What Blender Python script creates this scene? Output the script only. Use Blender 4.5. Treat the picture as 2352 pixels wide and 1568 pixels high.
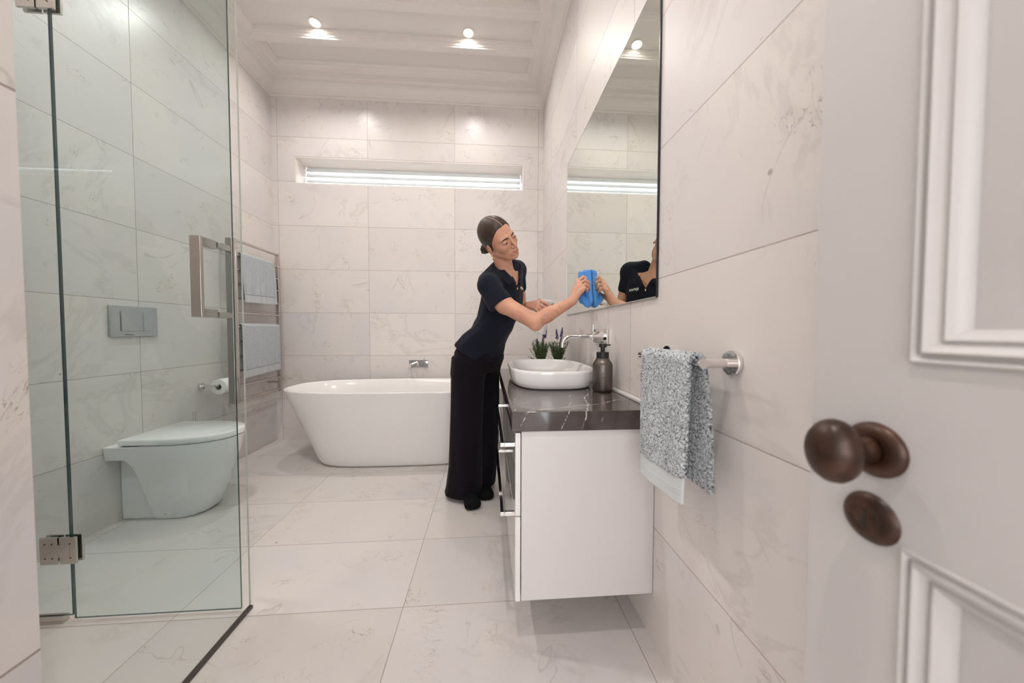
import bpy, bmesh, math, random
import numpy as np
from mathutils import Vector, Matrix
from mathutils.bvhtree import BVHTree

S = bpy.context.scene
COL = S.collection
for o in list(bpy.data.objects):
    bpy.data.objects.remove(o)
random.seed(7); RNG = np.random.default_rng(7)

# ------------------------------------------------------------------ camera
F_PX, YAW, PITCH, ROLL, CAM_H = 762.1, 4.2166, 1.8345, 0.0915, 1.0221
a_, b_, c_ = [math.radians(q) for q in (YAW, PITCH, ROLL)]
FW = Vector((math.sin(a_)*math.cos(b_), math.cos(a_)*math.cos(b_), -math.sin(b_)))
RT = Vector((math.cos(a_), -math.sin(a_), 0)); UP = RT.cross(FW)
R2 = RT*math.cos(c_) + UP*math.sin(c_); U2 = -RT*math.sin(c_) + UP*math.cos(c_)
cd = bpy.data.cameras.new('camera'); cam = bpy.data.objects.new('camera', cd); COL.objects.link(cam)
M = Matrix((R2, U2, -FW)).transposed().to_4x4(); M.translation = Vector((0, 0, CAM_H)); cam.matrix_world = M
cd.sensor_width = 36; cd.lens = F_PX/2352*36; cd.clip_start = 0.02; cd.clip_end = 60
cd.dof.use_dof = True; cd.dof.focus_distance = 1.78; cd.dof.aperture_fstop = 2.4
S.camera = cam

# ------------------------------------------------------------------ world, exposure, lights
w = bpy.data.worlds.new('daylight'); S.world = w; w.use_nodes = True
bg = w.node_tree.nodes['Background']; bg.inputs[0].default_value = (0.86, 0.95, 1.0, 1); bg.inputs[1].default_value = 5.0
S.view_settings.view_transform = 'Standard'; S.view_settings.look = 'None'; S.view_settings.gamma = 1
S.view_settings.use_curve_mapping = False; S.view_settings.exposure = 0.72
S.cycles.max_bounces = 14; S.cycles.diffuse_bounces = 6; S.cycles.glossy_bounces = 6
S.cycles.transparent_max_bounces = 24; S.cycles.transmission_bounces = 8
S.cycles.sample_clamp_indirect = 4; S.cycles.blur_glossy = 0.5

def area(name, loc, rot, sx, sy, power, color, shape='RECTANGLE', spread=None, portal=False):
    l = bpy.data.lights.new(name, 'AREA'); l.shape = shape; l.size = sx; l.size_y = sy; l.energy = power; l.color = color
    if spread: l.spread = spread
    o = bpy.data.objects.new(name, l); COL.objects.link(o); o.location = loc; o.rotation_euler = rot
    if portal: l.cycles.is_portal = True
    return o
area('window_daylight_portal', (-0.71, 3.62, 2.50), (math.pi/2, 0, math.pi), 2.12, 0.34, 1, (1, 1, 1), portal=True)
# added frontal fill, no window built there; brightens the room through the doorway
area('hallway_fill_light', (-0.1, -2.36, 1.45), (math.pi/2, 0, 0), 1.9, 2.1, 29, (1.0, 0.985, 0.985))
LIGHTS = [(-0.148, 2.70), (-1.306, 2.70), (-0.148, 1.38), (-1.306, 1.38), (-0.148, 0.06), (-1.306, 0.06)]
LIGHT_W = [4.2, 4.6, 2.6, 8.5, 10.0, 4.5]

def at(u, v, y):
    """photo pixel (2352x1568) at room depth y (metres) -> world point"""
    d = FW + R2*((u-1176)/F_PX) - U2*((v-784)/F_PX)
    return Vector((0, 0, CAM_H)) + d*(y/d.y)

# ------------------------------------------------------------------ room numbers (metres)
XL, XR, YB, YF = -1.971, 0.5404, 3.24, -0.36
ROW0, TH, TW = 0.384, 0.402, 0.803
GX0, GY0 = -0.312, 1.222
ZC = 3.36

# ------------------------------------------------------------------ material helpers
def newmat(name):
    m = bpy.data.materials.new(name); m.use_nodes = True
    return m, m.node_tree, m.node_tree.nodes['Principled BSDF']
def simple(name, col, rough=0.5, metal=0.0, coat=0.0, spec=0.5, **k):
    m, t, p = newmat(name)
    p.inputs['Base Color'].default_value = (*col, 1); p.inputs['Roughness'].default_value = rough
    p.inputs['Metallic'].default_value = metal; p.inputs['Coat Weight'].default_value = coat
    p.inputs['Specular IOR Level'].default_value = spec
    for a, v in k.items(): p.inputs[a].default_value = v
    return m
class NT:
    def __init__(s, t): s.t = t
    def n(s, ty, **k):
        nd = s.t.nodes.new(ty)
        for a, v in k.items(): setattr(nd, a, v)
        return nd
    def l(s, a, b): s.t.links.new(a, b)
    def math(s, op, a, b=None, c=None, clamp=False):
        nd = s.n('ShaderNodeMath', operation=op, use_clamp=clamp)
        for i, q in enumerate((a, b, c)):
            if q is None: continue
            if isinstance(q, (int, float)): nd.inputs[i].default_value = q
            else: s.l(q, nd.inputs[i])
        return nd.outputs[0]
    def vmath(s, op, a, b):
        nd = s.n('ShaderNodeVectorMath', operation=op)
        for i, q in enumerate((a, b)):
            if isinstance(q, (tuple, list)): nd.inputs[i].default_value = q
            else: s.l(q, nd.inputs[i])
        return nd.outputs[0]
    def noise(s, vec, scale, detail=4, rough=0.5, dist=0.0):
        nd = s.n('ShaderNodeTexNoise'); s.l(vec, nd.inputs['Vector'])
        nd.inputs['Scale'].default_value = scale; nd.inputs['Detail'].default_value = detail
        nd.inputs['Roughness'].default_value = rough; nd.inputs['Distortion'].default_value = dist
        return nd.outputs['Fac']
    def maprange(s, v, a, b, c=0.0, d=1.0, smooth=True):
        nd = s.n('ShaderNodeMapRange', interpolation_type='SMOOTHSTEP' if smooth else 'LINEAR')
        s.l(v, nd.inputs['Value'])
        for k, q in zip(('From Min', 'From Max', 'To Min', 'To Max'), (a, b, c, d)): nd.inputs[k].default_value = q
        return nd.outputs[0]
    def mix(s, fac, a, b):
        nd = s.n('ShaderNodeMix', data_type='RGBA')
        if isinstance(fac, (int, float)): nd.inputs[0].default_value = fac
        else: s.l(fac, nd.inputs[0])
        for i, q in ((6, a), (7, b)):
            if isinstance(q, (tuple, list)): nd.inputs[i].default_value = (*q, 1)
            else: s.l(q, nd.inputs[i])
        return nd.outputs[2]

def marble(name, axA, axB, a0, W, b0, H, grout=0.0024, rough=0.30, seed=0.0, tone=1.0, veiny=1.0, gcol=(0.33, 0.27, 0.235)):
    """pale dolomite tiles laid in a stack bond; axA/axB pick the two in-plane axes"""
    m, t, p = newmat(name); g = NT(t)
    pos = g.n('ShaderNodeNewGeometry').outputs['Position']
    sep = g.n('ShaderNodeSeparateXYZ'); g.l(pos, sep.inputs[0])
    A = g.math('DIVIDE', g.math('SUBTRACT', sep.outputs[axA], a0), W)
    B = g.math('DIVIDE', g.math('SUBTRACT', sep.outputs[axB], b0), H)
    fa, fb = g.math('FRACT', A), g.math('FRACT', B)
    da = g.math('MULTIPLY', g.math('MINIMUM', fa, g.math('SUBTRACT', 1.0, fa)), W)
    db = g.math('MULTIPLY', g.math('MINIMUM', fb, g.math('SUBTRACT', 1.0, fb)), H)
    d = g.math('MINIMUM', da, db)
    line = g.maprange(d, grout*0.35, grout*0.65, 1.0, 0.0)
    cell = g.n('ShaderNodeCombineXYZ')
    g.l(g.math('FLOOR', A), cell.inputs[0]); g.l(g.math('FLOOR', B), cell.inputs[1]); cell.inputs[2].default_value = seed
    wn = g.n('ShaderNodeTexWhiteNoise', noise_dimensions='3D'); g.l(cell.outputs[0], wn.inputs['Vector'])
    rnd, rcol = wn.outputs['Value'], wn.outputs['Color']
    off = g.vmath('MULTIPLY', rcol, (37.0, 29.0, 41.0))
    # per-tile turned and shifted stone
    rot = g.n('ShaderNodeVectorRotate', rotation_type='EULER_XYZ'); g.l(pos, rot.inputs['Vector'])
    ro = g.vmath('MULTIPLY', rcol, (6.0, 6.0, 6.0)); g.l(ro, rot.inputs['Rotation'])
    q = g.vmath('ADD', rot.outputs[0], off)
    cloud = g.noise(q, 1.7, 3, 0.5, 0.3); cloud2 = g.noise(q, 6.0, 4, 0.6, 0.4)
    base = g.mix(g.maprange(cloud, 0.35, 0.66), tuple(tone*c for c in (0.755, 0.710, 0.682)), tuple(tone*c for c in (0.715, 0.682, 0.680)))
    base = g.mix(g.maprange(cloud2, 0.50, 0.75, 0, 0.45), base, tuple(tone*c for c in (0.74, 0.68, 0.61)))
    tint = g.maprange(rnd, 0, 1, 0.95, 1.04, False)
    st = g.vmath('MULTIPLY', q, (1.0, 2.6, 1.3))
    n1 = g.noise(st, 8.0, 5, 0.62, 0.5)
    v1 = g.maprange(g.math('ABSOLUTE', g.math('SUBTRACT', n1, 0.5)), 0.0, 0.0042, 1, 0)
    patch = g.maprange(g.noise(q, 3.1, 3, 0.6, 0.0), 0.57, 0.66)
    v1 = g.math('MULTIPLY', v1, g.math('MULTIPLY', patch, 0.52*veiny))
    n2 = g.noise(q, 1.15, 4, 0.55, 0.9)
    v2 = g.maprange(g.math('ABSOLUTE', g.math('SUBTRACT', n2, 0.51)), 0.0, 0.0045, 1, 0)
    v2 = g.math('MULTIPLY', v2, g.math('MULTIPLY', g.maprange(g.noise(q, 4.2, 3, 0.6, 0), 0.48, 0.60), 0.28*veiny))
    n4 = g.noise(g.vmath('MULTIPLY', q, (1.0, 4.0, 1.2)), 11.0, 4, 0.6, 0.3)
    v4 = g.math('MULTIPLY', g.maprange(g.math('ABSOLUTE', g.math('SUBTRACT', n4, 0.5)), 0.0, 0.012, 1, 0),
                g.math('MULTIPLY', g.maprange(g.noise(q, 6.0, 2, 0.5, 0), 0.60, 0.70), 0.85*veiny))
    vor = g.n('ShaderNodeTexVoronoi'); g.l(q, vor.inputs['Vector']); vor.inputs['Scale'].default_value = 6.0
    speck = g.math('MULTIPLY', g.maprange(vor.outputs['Distance'], 0.025, 0.05, 1, 0),
                   g.maprange(g.noise(q, 2.3, 1, 0.5, 0), 0.5, 0.56, 0, 0.6))
    n5 = g.noise(g.vmath('MULTIPLY', q, (0.8, 1.9, 1.0)), 1.9, 5, 0.62, 0.5)
    v5 = g.math('MULTIPLY', g.maprange(g.math('ABSOLUTE', g.math('SUBTRACT', n5, 0.49)), 0.0, 0.035, 1, 0),
                g.math('MULTIPLY', g.maprange(g.noise(q, 2.6, 2, 0.5, 0), 0.50, 0.62), 0.13*veiny))
    vein = g.math('MAXIMUM', g.math('MAXIMUM', v1, g.math('MAXIMUM', v4, v5)), g.math('MAXIMUM', v2, speck))
    c = g.mix(vein, base, (0.19, 0.155, 0.135))
    mul = g.n('ShaderNodeMix', data_type='RGBA', blend_type='MULTIPLY'); mul.inputs[0].default_value = 1
    g.l(c, mul.inputs[6]); cc = g.n('ShaderNodeCombineColor')
    for i in range(3): g.l(tint, cc.inputs[i])
    g.l(cc.outputs[0], mul.inputs[7])
    fin = g.mix(line, mul.outputs[2], gcol)
    g.l(fin, p.inputs['Base Color'])
    g.l(g.math('ADD', g.math('MULTIPLY', line, 0.5), rough), p.inputs['Roughness'])
    bp = g.n('ShaderNodeBump'); bp.inputs['Distance'].default_value = 0.0015; bp.inputs['Strength'].default_value = 0.5
    g.l(g.math('SUBTRACT', 1.0, line), bp.inputs['Height']); g.l(bp.outputs[0], p.inputs['Normal'])
    p.inputs['Specular IOR Level'].default_value = 0.4
    return m

M_BACK = marble('stone_tiles_back', 0, 2, GX0, TW, ROW0, TH, seed=1.0)
M_LEFT = marble('stone_tiles_left', 1, 2, GY0+0.01, TW, ROW0, TH, seed=2.0, tone=0.93)
M_RIGHT = marble('stone_tiles_right', 1, 2, GY0, TW, ROW0, TH, seed=3.0, grout=0.002, rough=0.42)
M_FLOOR = marble('stone_tiles_floor', 0, 1, GX0, TW, GY0, TH, seed=4.0, rough=0.36, tone=0.82)
M_NIB = marble('stone_tiles_shower', 1, 2, 0.0, 3.0, 1.462-1.06, 1.06, seed=5.0, grout=0.005, tone=0.84)
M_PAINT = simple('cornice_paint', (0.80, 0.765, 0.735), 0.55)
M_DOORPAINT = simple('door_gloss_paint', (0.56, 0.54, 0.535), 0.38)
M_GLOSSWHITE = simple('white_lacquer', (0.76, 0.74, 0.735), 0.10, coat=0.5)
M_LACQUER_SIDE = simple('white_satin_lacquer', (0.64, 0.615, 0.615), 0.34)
M_CERAMIC = simple('white_ceramic', (0.86, 0.855, 0.86), 0.06, coat=0.6)
M_BATH = simple('white_acrylic', (0.83, 0.81, 0.80), 0.14, coat=0.3)
M_CHROME = simple('chrome', (0.78, 0.76, 0.75), 0.06, 1.0)
M_SATIN = simple('satin_nickel', (0.56, 0.52, 0.49), 0.16, 1.0)
M_POLISHED = simple('polished_steel', (0.60, 0.55, 0.52), 0.12, 1.0)
M_DARK = simple('dark_gap', (0.02, 0.018, 0.018), 0.6)
M_WHITEPLASTIC = simple('white_plastic', (0.8, 0.79, 0.77), 0.35)
M_GOLD = simple('gold', (0.85, 0.55, 0.20), 0.2, 1.0)

def brass():
    m, t, p = newmat('aged_bronze'); g = NT(t)
    pos = g.n('ShaderNodeNewGeometry').outputs['Position']
    n = g.noise(pos, 22, 4, 0.6, 0.5)
    g.l(g.mix(g.maprange(n, 0.35, 0.7), (0.030, 0.015, 0.010), (0.085, 0.036, 0.020)), p.inputs['Base Color'])
    p.inputs['Metallic'].default_value = 0.35; p.inputs['Roughness'].default_value = 0.33
    return m
M_BRONZE = brass()

def counter_mat():
    m, t, p = newmat('dark_brown_marble'); g = NT(t)
    pos = g.n('ShaderNodeNewGeometry').outputs['Position']
    wob = g.noise(pos, 9, 4, 0.6, 0)
    nt = g.n('ShaderNodeTexNoise'); g.l(pos, nt.inputs['Vector']); nt.inputs['Scale'].default_value = 26; nt.inputs['Detail'].default_value = 3
    q = g.vmath('ADD', pos, g.vmath('MULTIPLY', g.vmath('SUBTRACT', nt.outputs['Color'], (0.5, 0.5, 0.5)), (0.030, 0.030, 0.0)))
    def seg(a, b, w0, k):
        a, b = Vector(a), Vector(b); d = b-a
        pa = g.vmath('SUBTRACT', q, tuple(a)); dt = g.n('ShaderNodeVectorMath', operation='DOT_PRODUCT'); g.l(pa, dt.inputs[0]); dt.inputs[1].default_value = tuple(d/d.length_squared)
        t_ = g.math('MINIMUM', g.math('MAXIMUM', dt.outputs['Value'], 0.0), 1.0)
        sc = g.n('ShaderNodeVectorMath', operation='SCALE'); sc.inputs[0].default_value = tuple(d); g.l(t_, sc.inputs['Scale'])
        ds = g.n('ShaderNodeVectorMath', operation='DISTANCE'); g.l(pa, ds.inputs[0]); g.l(sc.outputs[0], ds.inputs[1])
        return g.math('MULTIPLY', g.maprange(ds.outputs['Value'], w0*0.5, w0*1.3, 1, 0), k)
    v1 = None; br = g.maprange(g.noise(pos, 34, 2, 0.5, 0), 0.40, 0.58, 0.15, 1.0)
    for w0, k, P_ in ((0.0016, 0.8, [(.233, 1.018, .714), (.259, 1.018, .772), (.273, 1.073, .77), (.331, 1.296, .77)]),
                      (0.0022, 0.95, [(.293, 1.018, .713), (.312, 1.018, .772), (.328, 1.069, .77), (.353, 1.134, .77), (.355, 1.185, .77), (.421, 1.347, .77), (.44, 1.52, .77)]),
                      (0.0013, 0.4, [(.355, 1.018, .712), (.374, 1.018, .771), (.43, 1.204, .77)]),
                      (0.0024, 0.9, [(.10, 1.018, .728), (.125, 1.024, .77), (.212, 1.058, .77), (.306, 1.096, .77), (.374, 1.112, .77), (.437, 1.157, .77), (.519, 1.198, .77)]),
                      (0.0014, 0.45, [(.096, 1.117, .77), (.185, 1.22, .77), (.274, 1.327, .77)]), (0.0018, 0.6, [(.081, 1.359, .77), (.142, 1.427, .77)]),
                      (0.0018, 0.5, [(.086, 1.04, .77), (.10, 1.2, .77), (.08, 1.33, .77)]), (0.0012, 0.6, [(.08, 1.8, .77), (.10, 1.95, .77), (.30, 2.10, .77), (.5, 2.05, .77)])):
        for a, b in zip(P_, P_[1:]):
            m_ = seg(a, b, w0, k); v1 = m_ if v1 is None else g.math('MAXIMUM', v1, m_)
    v1 = g.math('MULTIPLY', v1, br)
    n2 = g.noise(g.vmath('MULTIPLY', pos, (1.0, 2.2, 1.0)), 3.3, 5, 0.65, 0.6)
    v2 = g.math('MULTIPLY', g.maprange(g.math('ABSOLUTE', g.math('SUBTRACT', n2, 0.52)), 0.0, 0.003, 1, 0), 0.07)
    base = g.mix(g.maprange(wob, 0.35, 0.7), (0.058, 0.044, 0.042), (0.085, 0.067, 0.063))
    g.l(g.mix(g.math('MAXIMUM', v1, v2), base, (0.62, 0.57, 0.55)), p.inputs['Base Color'])
    p.inputs['Roughness'].default_value = 0.10; p.inputs['Coat Weight'].default_value = 0.3
    return m
M_COUNTER = counter_mat()

def fabric(name, col, bump=0.3, scale=900, rough=0.9, col2=None, sheen=0.3):
    m, t, p = newmat(name); g = NT(t)
    pos = g.n('ShaderNodeNewGeometry').outputs['Position']
    n = g.noise(pos, scale, 2, 0.5, 0)
    if col2:
        n2 = g.noise(pos, scale*0.45, 3, 0.7, 0)
        g.l(g.mix(g.maprange(n2, 0.38, 0.62), col, col2), p.inputs['Base Color'])
    else: p.inputs['Base Color'].default_value = (*col, 1)
    p.inputs['Roughness'].default_value = rough; p.inputs['Sheen Weight'].default_value = sheen
    p.inputs['Specular IOR Level'].default_value = 0.2
    b = g.n('ShaderNodeBump'); b.inputs['Strength'].default_value = bump; b.inputs['Distance'].default_value = 0.002
    g.l(n, b.inputs['Height']); g.l(b.outputs[0], p.inputs['Normal'])
    return m
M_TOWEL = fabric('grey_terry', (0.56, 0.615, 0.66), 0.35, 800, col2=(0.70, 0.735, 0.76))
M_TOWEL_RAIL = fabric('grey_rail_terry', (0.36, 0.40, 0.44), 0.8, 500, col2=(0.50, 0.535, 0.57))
M_BAND_RAIL = fabric('grey_rail_band', (0.46, 0.485, 0.51), 0.2, 1500)
M_TOWELBAND = fabric('grey_towel_band', (0.58, 0.61, 0.62), 0.2, 1500)
M_SHIRT = fabric('navy_polo_cotton', (0.0065, 0.0080, 0.0175), 0.15, 1500, sheen=0.05)
M_TROUSER = fabric('black_trouser_cloth', (0.0075, 0.0055, 0.0085), 0.15, 1500, sheen=0.05); M_TROUSER.node_tree.nodes["Principled BSDF"].inputs["Specular IOR Level"].default_value = 0.08
M_SOCK = fabric('black_sock', (0.003, 0.003, 0.0035), 0.2, 1500, sheen=0.0)
M_CLOTH = fabric('blue_microfibre', (0.050, 0.235, 0.66), 0.8, 900, col2=(0.10, 0.33, 0.80))

def glass_mat(name, tint):
    m = bpy.data.materials.new(name); m.use_nodes = True; t = m.node_tree; t.nodes.clear(); g = NT(t)
    tr = g.n('ShaderNodeBsdfTransparent'); tr.inputs[0].default_value = (*tint, 1)
    gl = g.n('ShaderNodeBsdfGlossy'); gl.inputs['Roughness'].default_value = 0.0; gl.inputs[0].default_value = (1, 1, 1, 1)
    fr = g.n('ShaderNodeFresnel'); fr.inputs[0].default_value = 1.45
    mx = g.n('ShaderNodeMixShader'); g.l(g.math('MULTIPLY', g.math('MULTIPLY', fr.outputs[0], 0.8), g.math('SUBTRACT', 1.0, g.n('ShaderNodeNewGeometry').outputs['Backfacing'])), mx.inputs[0]); g.l(tr.outputs[0], mx.inputs[1]); g.l(gl.outputs[0], mx.inputs[2])
    o = g.n('ShaderNodeOutputMaterial'); g.l(mx.outputs[0], o.inputs[0])
    return m
M_GLASS = glass_mat('clear_green_glass', (0.868, 0.918, 0.920))
M_GLASS_R = glass_mat('clear_glass', (0.978, 0.988, 0.980))
M_GLASSEDGE = simple('glass_edge', (0.012, 0.055, 0.058), 0.08, coat=0.3)
M_GLASSEDGE_L = simple('glass_edge_pale', (0.40, 0.43, 0.40), 0.08, coat=0.5)

# ------------------------------------------------------------------ object helpers
WL = {}
def link(o, parent=None, wl=(0, 0, 0)):
    COL.objects.link(o)
    if parent is not None:
        o.parent = parent; WL[o.name] = WL[parent.name]
    else: WL[o.name] = Vector(wl)
    return o
def tag(o, label=None, cat=None, group=None, kind=None):
    if label: o['label'] = label
    if cat: o['category'] = cat
    if group: o['group'] = group
    if kind: o['kind'] = kind
    return o
def thing(name, loc, label, cat, group=None, kind=None):
    o = bpy.data.objects.new(name, None); o.empty_display_size = 0.05; o.location = loc
    link(o, None, loc); return tag(o, label, cat, group, kind)
def mk(name, bm, mats, parent=None, smooth=True, bevel=0, seg=2, sub=0, angle=35, wnorm=True):
    if parent is not None: bmesh.ops.translate(bm, verts=bm.verts, vec=-WL[parent.name])
    me = bpy.data.meshes.new(name)
    bmesh.ops.recalc_face_normals(bm, faces=bm.faces) if not getattr(bm, 'keepn', False) else None
    bm.to_mesh(me); bm.free()
    for m in (mats if isinstance(mats, (list, tuple)) else [mats]): me.materials.append(m)
    o = bpy.data.objects.new(name, me); link(o, parent)
    if smooth:
        for pl in me.polygons: pl.use_smooth = True
        try: me.set_sharp_from_angle(angle=math.radians(angle))
        except Exception: pass
    if bevel:
        b = o.modifiers.new('bevel', 'BEVEL'); b.width = bevel; b.segments = seg; b.limit_method = 'ANGLE'; b.angle_limit = math.radians(40)
        for pl in me.polygons: pl.use_smooth = True
        b.harden_normals = False
    if sub:
        s = o.modifiers.new('sub', 'SUBSURF'); s.levels = sub; s.render_levels = sub
    return o
class KBM:
    pass
def box(bm, x0, x1, y0, y1, z0, z1, mi=0, T=None):
    vs = [bm.verts.new(Vector(p) if T is None else T @ Vector(p)) for p in
          ((x0, y0, z0), (x1, y0, z0), (x1, y1, z0), (x0, y1, z0), (x0, y0, z1), (x1, y0, z1), (x1, y1, z1), (x0, y1, z1))]
    fs = [bm.faces.new([vs[i] for i in f]) for f in ((3, 2, 1, 0), (4, 5, 6, 7), (0, 1, 5, 4), (1, 2, 6, 5), (2, 3, 7, 6), (3, 0, 4, 7))]
    for f in fs: f.material_index = mi
    return fs
def B(*a, **k):
    bm = bmesh.new(); box(bm, *a, **k); return bm
def frame_at(d):
    d = Vector(d).normalized(); up = Vector((0, 0, 1)) if abs(d.z) < 0.95 else Vector((1, 0, 0))
    x = up.cross(d).normalized(); return x, d.cross(x)
def tube(bm, pts, r, n=16, caps=True, mi=0):
    pts = [Vector(p) for p in pts]; rr = r if isinstance(r, (list, tuple)) else [r]*len(pts); rings = []
    px = None
    for i, p in enumerate(pts):
        d = (pts[min(i+1, len(pts)-1)] - pts[max(i-1, 0)]).normalized()
        if px is None: x, y = frame_at(d)
        else:
            x = (px - d*px.dot(d)).normalized(); y = d.cross(x)
        px = x
        rings.append([bm.verts.new(p + (x*math.cos(t)+y*math.sin(t))*rr[i]) for t in [2*math.pi*k/n for k in range(n)]])
    for a, b in zip(rings, rings[1:]):
        for k in range(n):
            f = bm.faces.new((a[k], a[(k+1) % n], b[(k+1) % n], b[k])); f.material_index = mi
    if caps:
        f = bm.faces.new(list(reversed(rings[0]))); f.material_index = mi
        f = bm.faces.new(rings[-1]); f.material_index = mi
def TB(pts, r, n=16):
    bm = bmesh.new(); tube(bm, pts, r, n); return bm
def lathe(bm, prof, c, axis=(0, 0, 1), n=32, sx=1.0, sy=1.0, mi=0):
    """prof: list of (radius, height along axis); closed with caps when radius 0"""
    c = Vector(c); ax = Vector(axis).normalized(); x, y = frame_at(ax); rings = []
    for r, h in prof:
        if r < 1e-6: rings.append([bm.verts.new(c+ax*h)])
        else: rings.append([bm.verts.new(c+ax*h+(x*math.cos(t)*sx+y*math.sin(t)*sy)*r) for t in [2*math.pi*k/n for k in range(n)]])
    for a, b in zip(rings, rings[1:]):
        for k in range(n):
            if len(a) == 1 and len(b) == 1: continue
            if len(a) == 1: f = bm.faces.new((a[0], b[(k+1) % n], b[k]))
            elif len(b) == 1: f = bm.faces.new((a[k], a[(k+1) % n], b[0]))
            else: f = bm.faces.new((a[k], a[(k+1) % n], b[(k+1) % n], b[k]))
            f.material_index = mi
def LA(prof, c, axis=(0, 0, 1), **k):
    bm = bmesh.new(); lathe(bm, prof, c, axis, **k); return bm
def loft(bm, rings, close_bottom=True, close_top=True, mi=0):
    R = [[bm.verts.new(p) for p in r] for r in rings]; n = len(R[0])
    for a, b in zip(R, R[1:]):
        for k in range(n):
            f = bm.faces.new((a[k], a[(k+1) % n], b[(k+1) % n], b[k])); f.material_index = mi
    if close_bottom: bm.faces.new(list(reversed(R[0]))).material_index = mi
    if close_top: bm.faces.new(R[-1]).material_index = mi
def sup(cx, cy, z, a, b, e, n=72):
    out = []
    for k in range(n):
        t = 2*math.pi*k/n; c, s = math.cos(t), math.sin(t)
        out.append((cx+a*math.copysign(abs(c)**(2/e), c), cy+b*math.copysign(abs(s)**(2/e), s), z))
    return out

# ------------------------------------------------------------------ room shell
def struct(name, bm, mats, **k):
    o = mk(name, bm, mats, smooth=False, **k); o['kind'] = 'structure'; return o
T = 0.12
struct('floor', B(XL-T, XR+T, -2.4, YB+T+0.3, -0.1, 0), M_FLOOR)
WX0, WX1, WZ0, WZ1, WD = -1.773, 0.350, 2.372, 2.624, 0.20
bm = bmesh.new()
YW = YB+0.30
box(bm, XL-T, WX0, YB, YW, 0, 3.5); box(bm, WX1, XR+T, YB, YW, 0, 3.5)
box(bm, WX0, WX1, YB, YW, 0, WZ0); box(bm, WX0, WX1, YB, YW, WZ1, 3.5)
struct('wall_back', bm, M_BACK)
struct('wall_left', B(XL-T, XL, YF-0.1, YB, 0, 3.5), M_LEFT)
struct('wall_right', B(XR, XR+T, YF-0.1, YB, 0, 3.5), M_RIGHT)
DX0, DX1, DZ = -0.42, 0.485, 2.14
M_HALL = simple('hallway_paint', (0.62, 0.58, 0.56), 0.6)
bm = bmesh.new(); box(bm, XL-T, DX0, YF-0.1, YF, 0, 3.5); box(bm, DX1, XR+T, YF-0.1, YF, 0, 3.5); box(bm, DX0, DX1, YF-0.1, YF, DZ, 3.5)
struct('wall_front', bm, M_PAINT)
bm = bmesh.new(); box(bm, -1.3, -1.2, -2.4, YF-0.1, 0, 2.8); box(bm, 1.2, 1.3, -2.4, YF-0.1, 0, 2.8); box(bm, -1.3, 1.3, -2.5, -2.4, 0, 2.8); box(bm, -1.3, 1.3, -2.5, YF-0.1, 2.8, 2.9)
struct('wall_hallway', bm, M_HALL)
struct('wall_shower', B(-0.99, -0.868, YF, 0.692, 0.0, 3.3), M_NIB)
# ceiling with coffered battens
bm = bmesh.new(); box(bm, XL-T, XR+T, YF-0.1, YB+T, ZC, ZC+0.1)
struct('ceiling', bm, M_PAINT)
def battens():
    bm = bmesh.new(); x0, x1 = XL+0.15, XR-0.15
    prof = [(-0.052, ZC), (-0.050, 3.348), (-0.046, 3.344), (-0.044, 3.330), (-0.038, 3.326), (-0.036, 3.312), (-0.030, 3.308), (-0.028, 3.300),
            (0.028, 3.300), (0.030, 3.308), (0.036, 3.312), (0.038, 3.326), (0.044, 3.330), (0.046, 3.344), (0.050, 3.348), (0.052, ZC)]
    for k in range(8):
        yc = 2.799-0.331*k
        a = [bm.verts.new((x0, yc+p, z)) for p, z in prof]; b = [bm.verts.new((x1, yc+p, z)) for p, z in prof]
        for i in range(len(prof)-1): bm.faces.new((a[i], a[i+1], b[i+1], b[i]))
    return bm
struct('trim_1', battens(), M_PAINT)
def cornice():
    prof = [(0.0, 3.150), (0.010, 3.150), (0.014, 3.155), (0.014, 3.163), (0.008, 3.166), (0.008, 3.170), (0.018, 3.174), (0.020, 3.180), (0.020, 3.186), (0.013, 3.190)]
    for k in range(1, 9):
        t = k/8*math.pi/2; prof.append((0.013+0.058*(1-math.cos(t)), 3.190+0.072*math.sin(t)))
    prof += [(0.080, 3.262), (0.080, 3.274), (0.088, 3.276), (0.090, 3.284), (0.150, 3.284), (0.150, 3.300), (0.158, 3.303), (0.160, 3.315), (0.168, 3.320), (0.172, 3.335), (0.182, 3.345), (0.184, ZC)]
    bm = bmesh.new(); rings = []
    y0 = YF
    for d, z in prof:
        rings.append([bm.verts.new(p) for p in ((XL+d, y0+d, z), (XR-d, y0+d, z), (XR-d, YB-d, z), (XL+d, YB-d, z))])
    for a, b in zip(rings, rings[1:]):
        for k in range(4): bm.faces.new((a[k], a[(k+1) % 4], b[(k+1) % 4], b[k]))
    return bm
struct('trim_2', cornice(), M_PAINT)
struct('trim_3', B(XR-0.014, XR, 1.03, 2.22, 0.770, 0.781), M_LACQUER_SIDE, bevel=0.002)
# narrow corner strips of stone set in the two back corners
for nm, xa, xb in (('trim_4', XL, XL+0.053), ('trim_5', XR-0.049, XR)):
    pass

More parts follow.
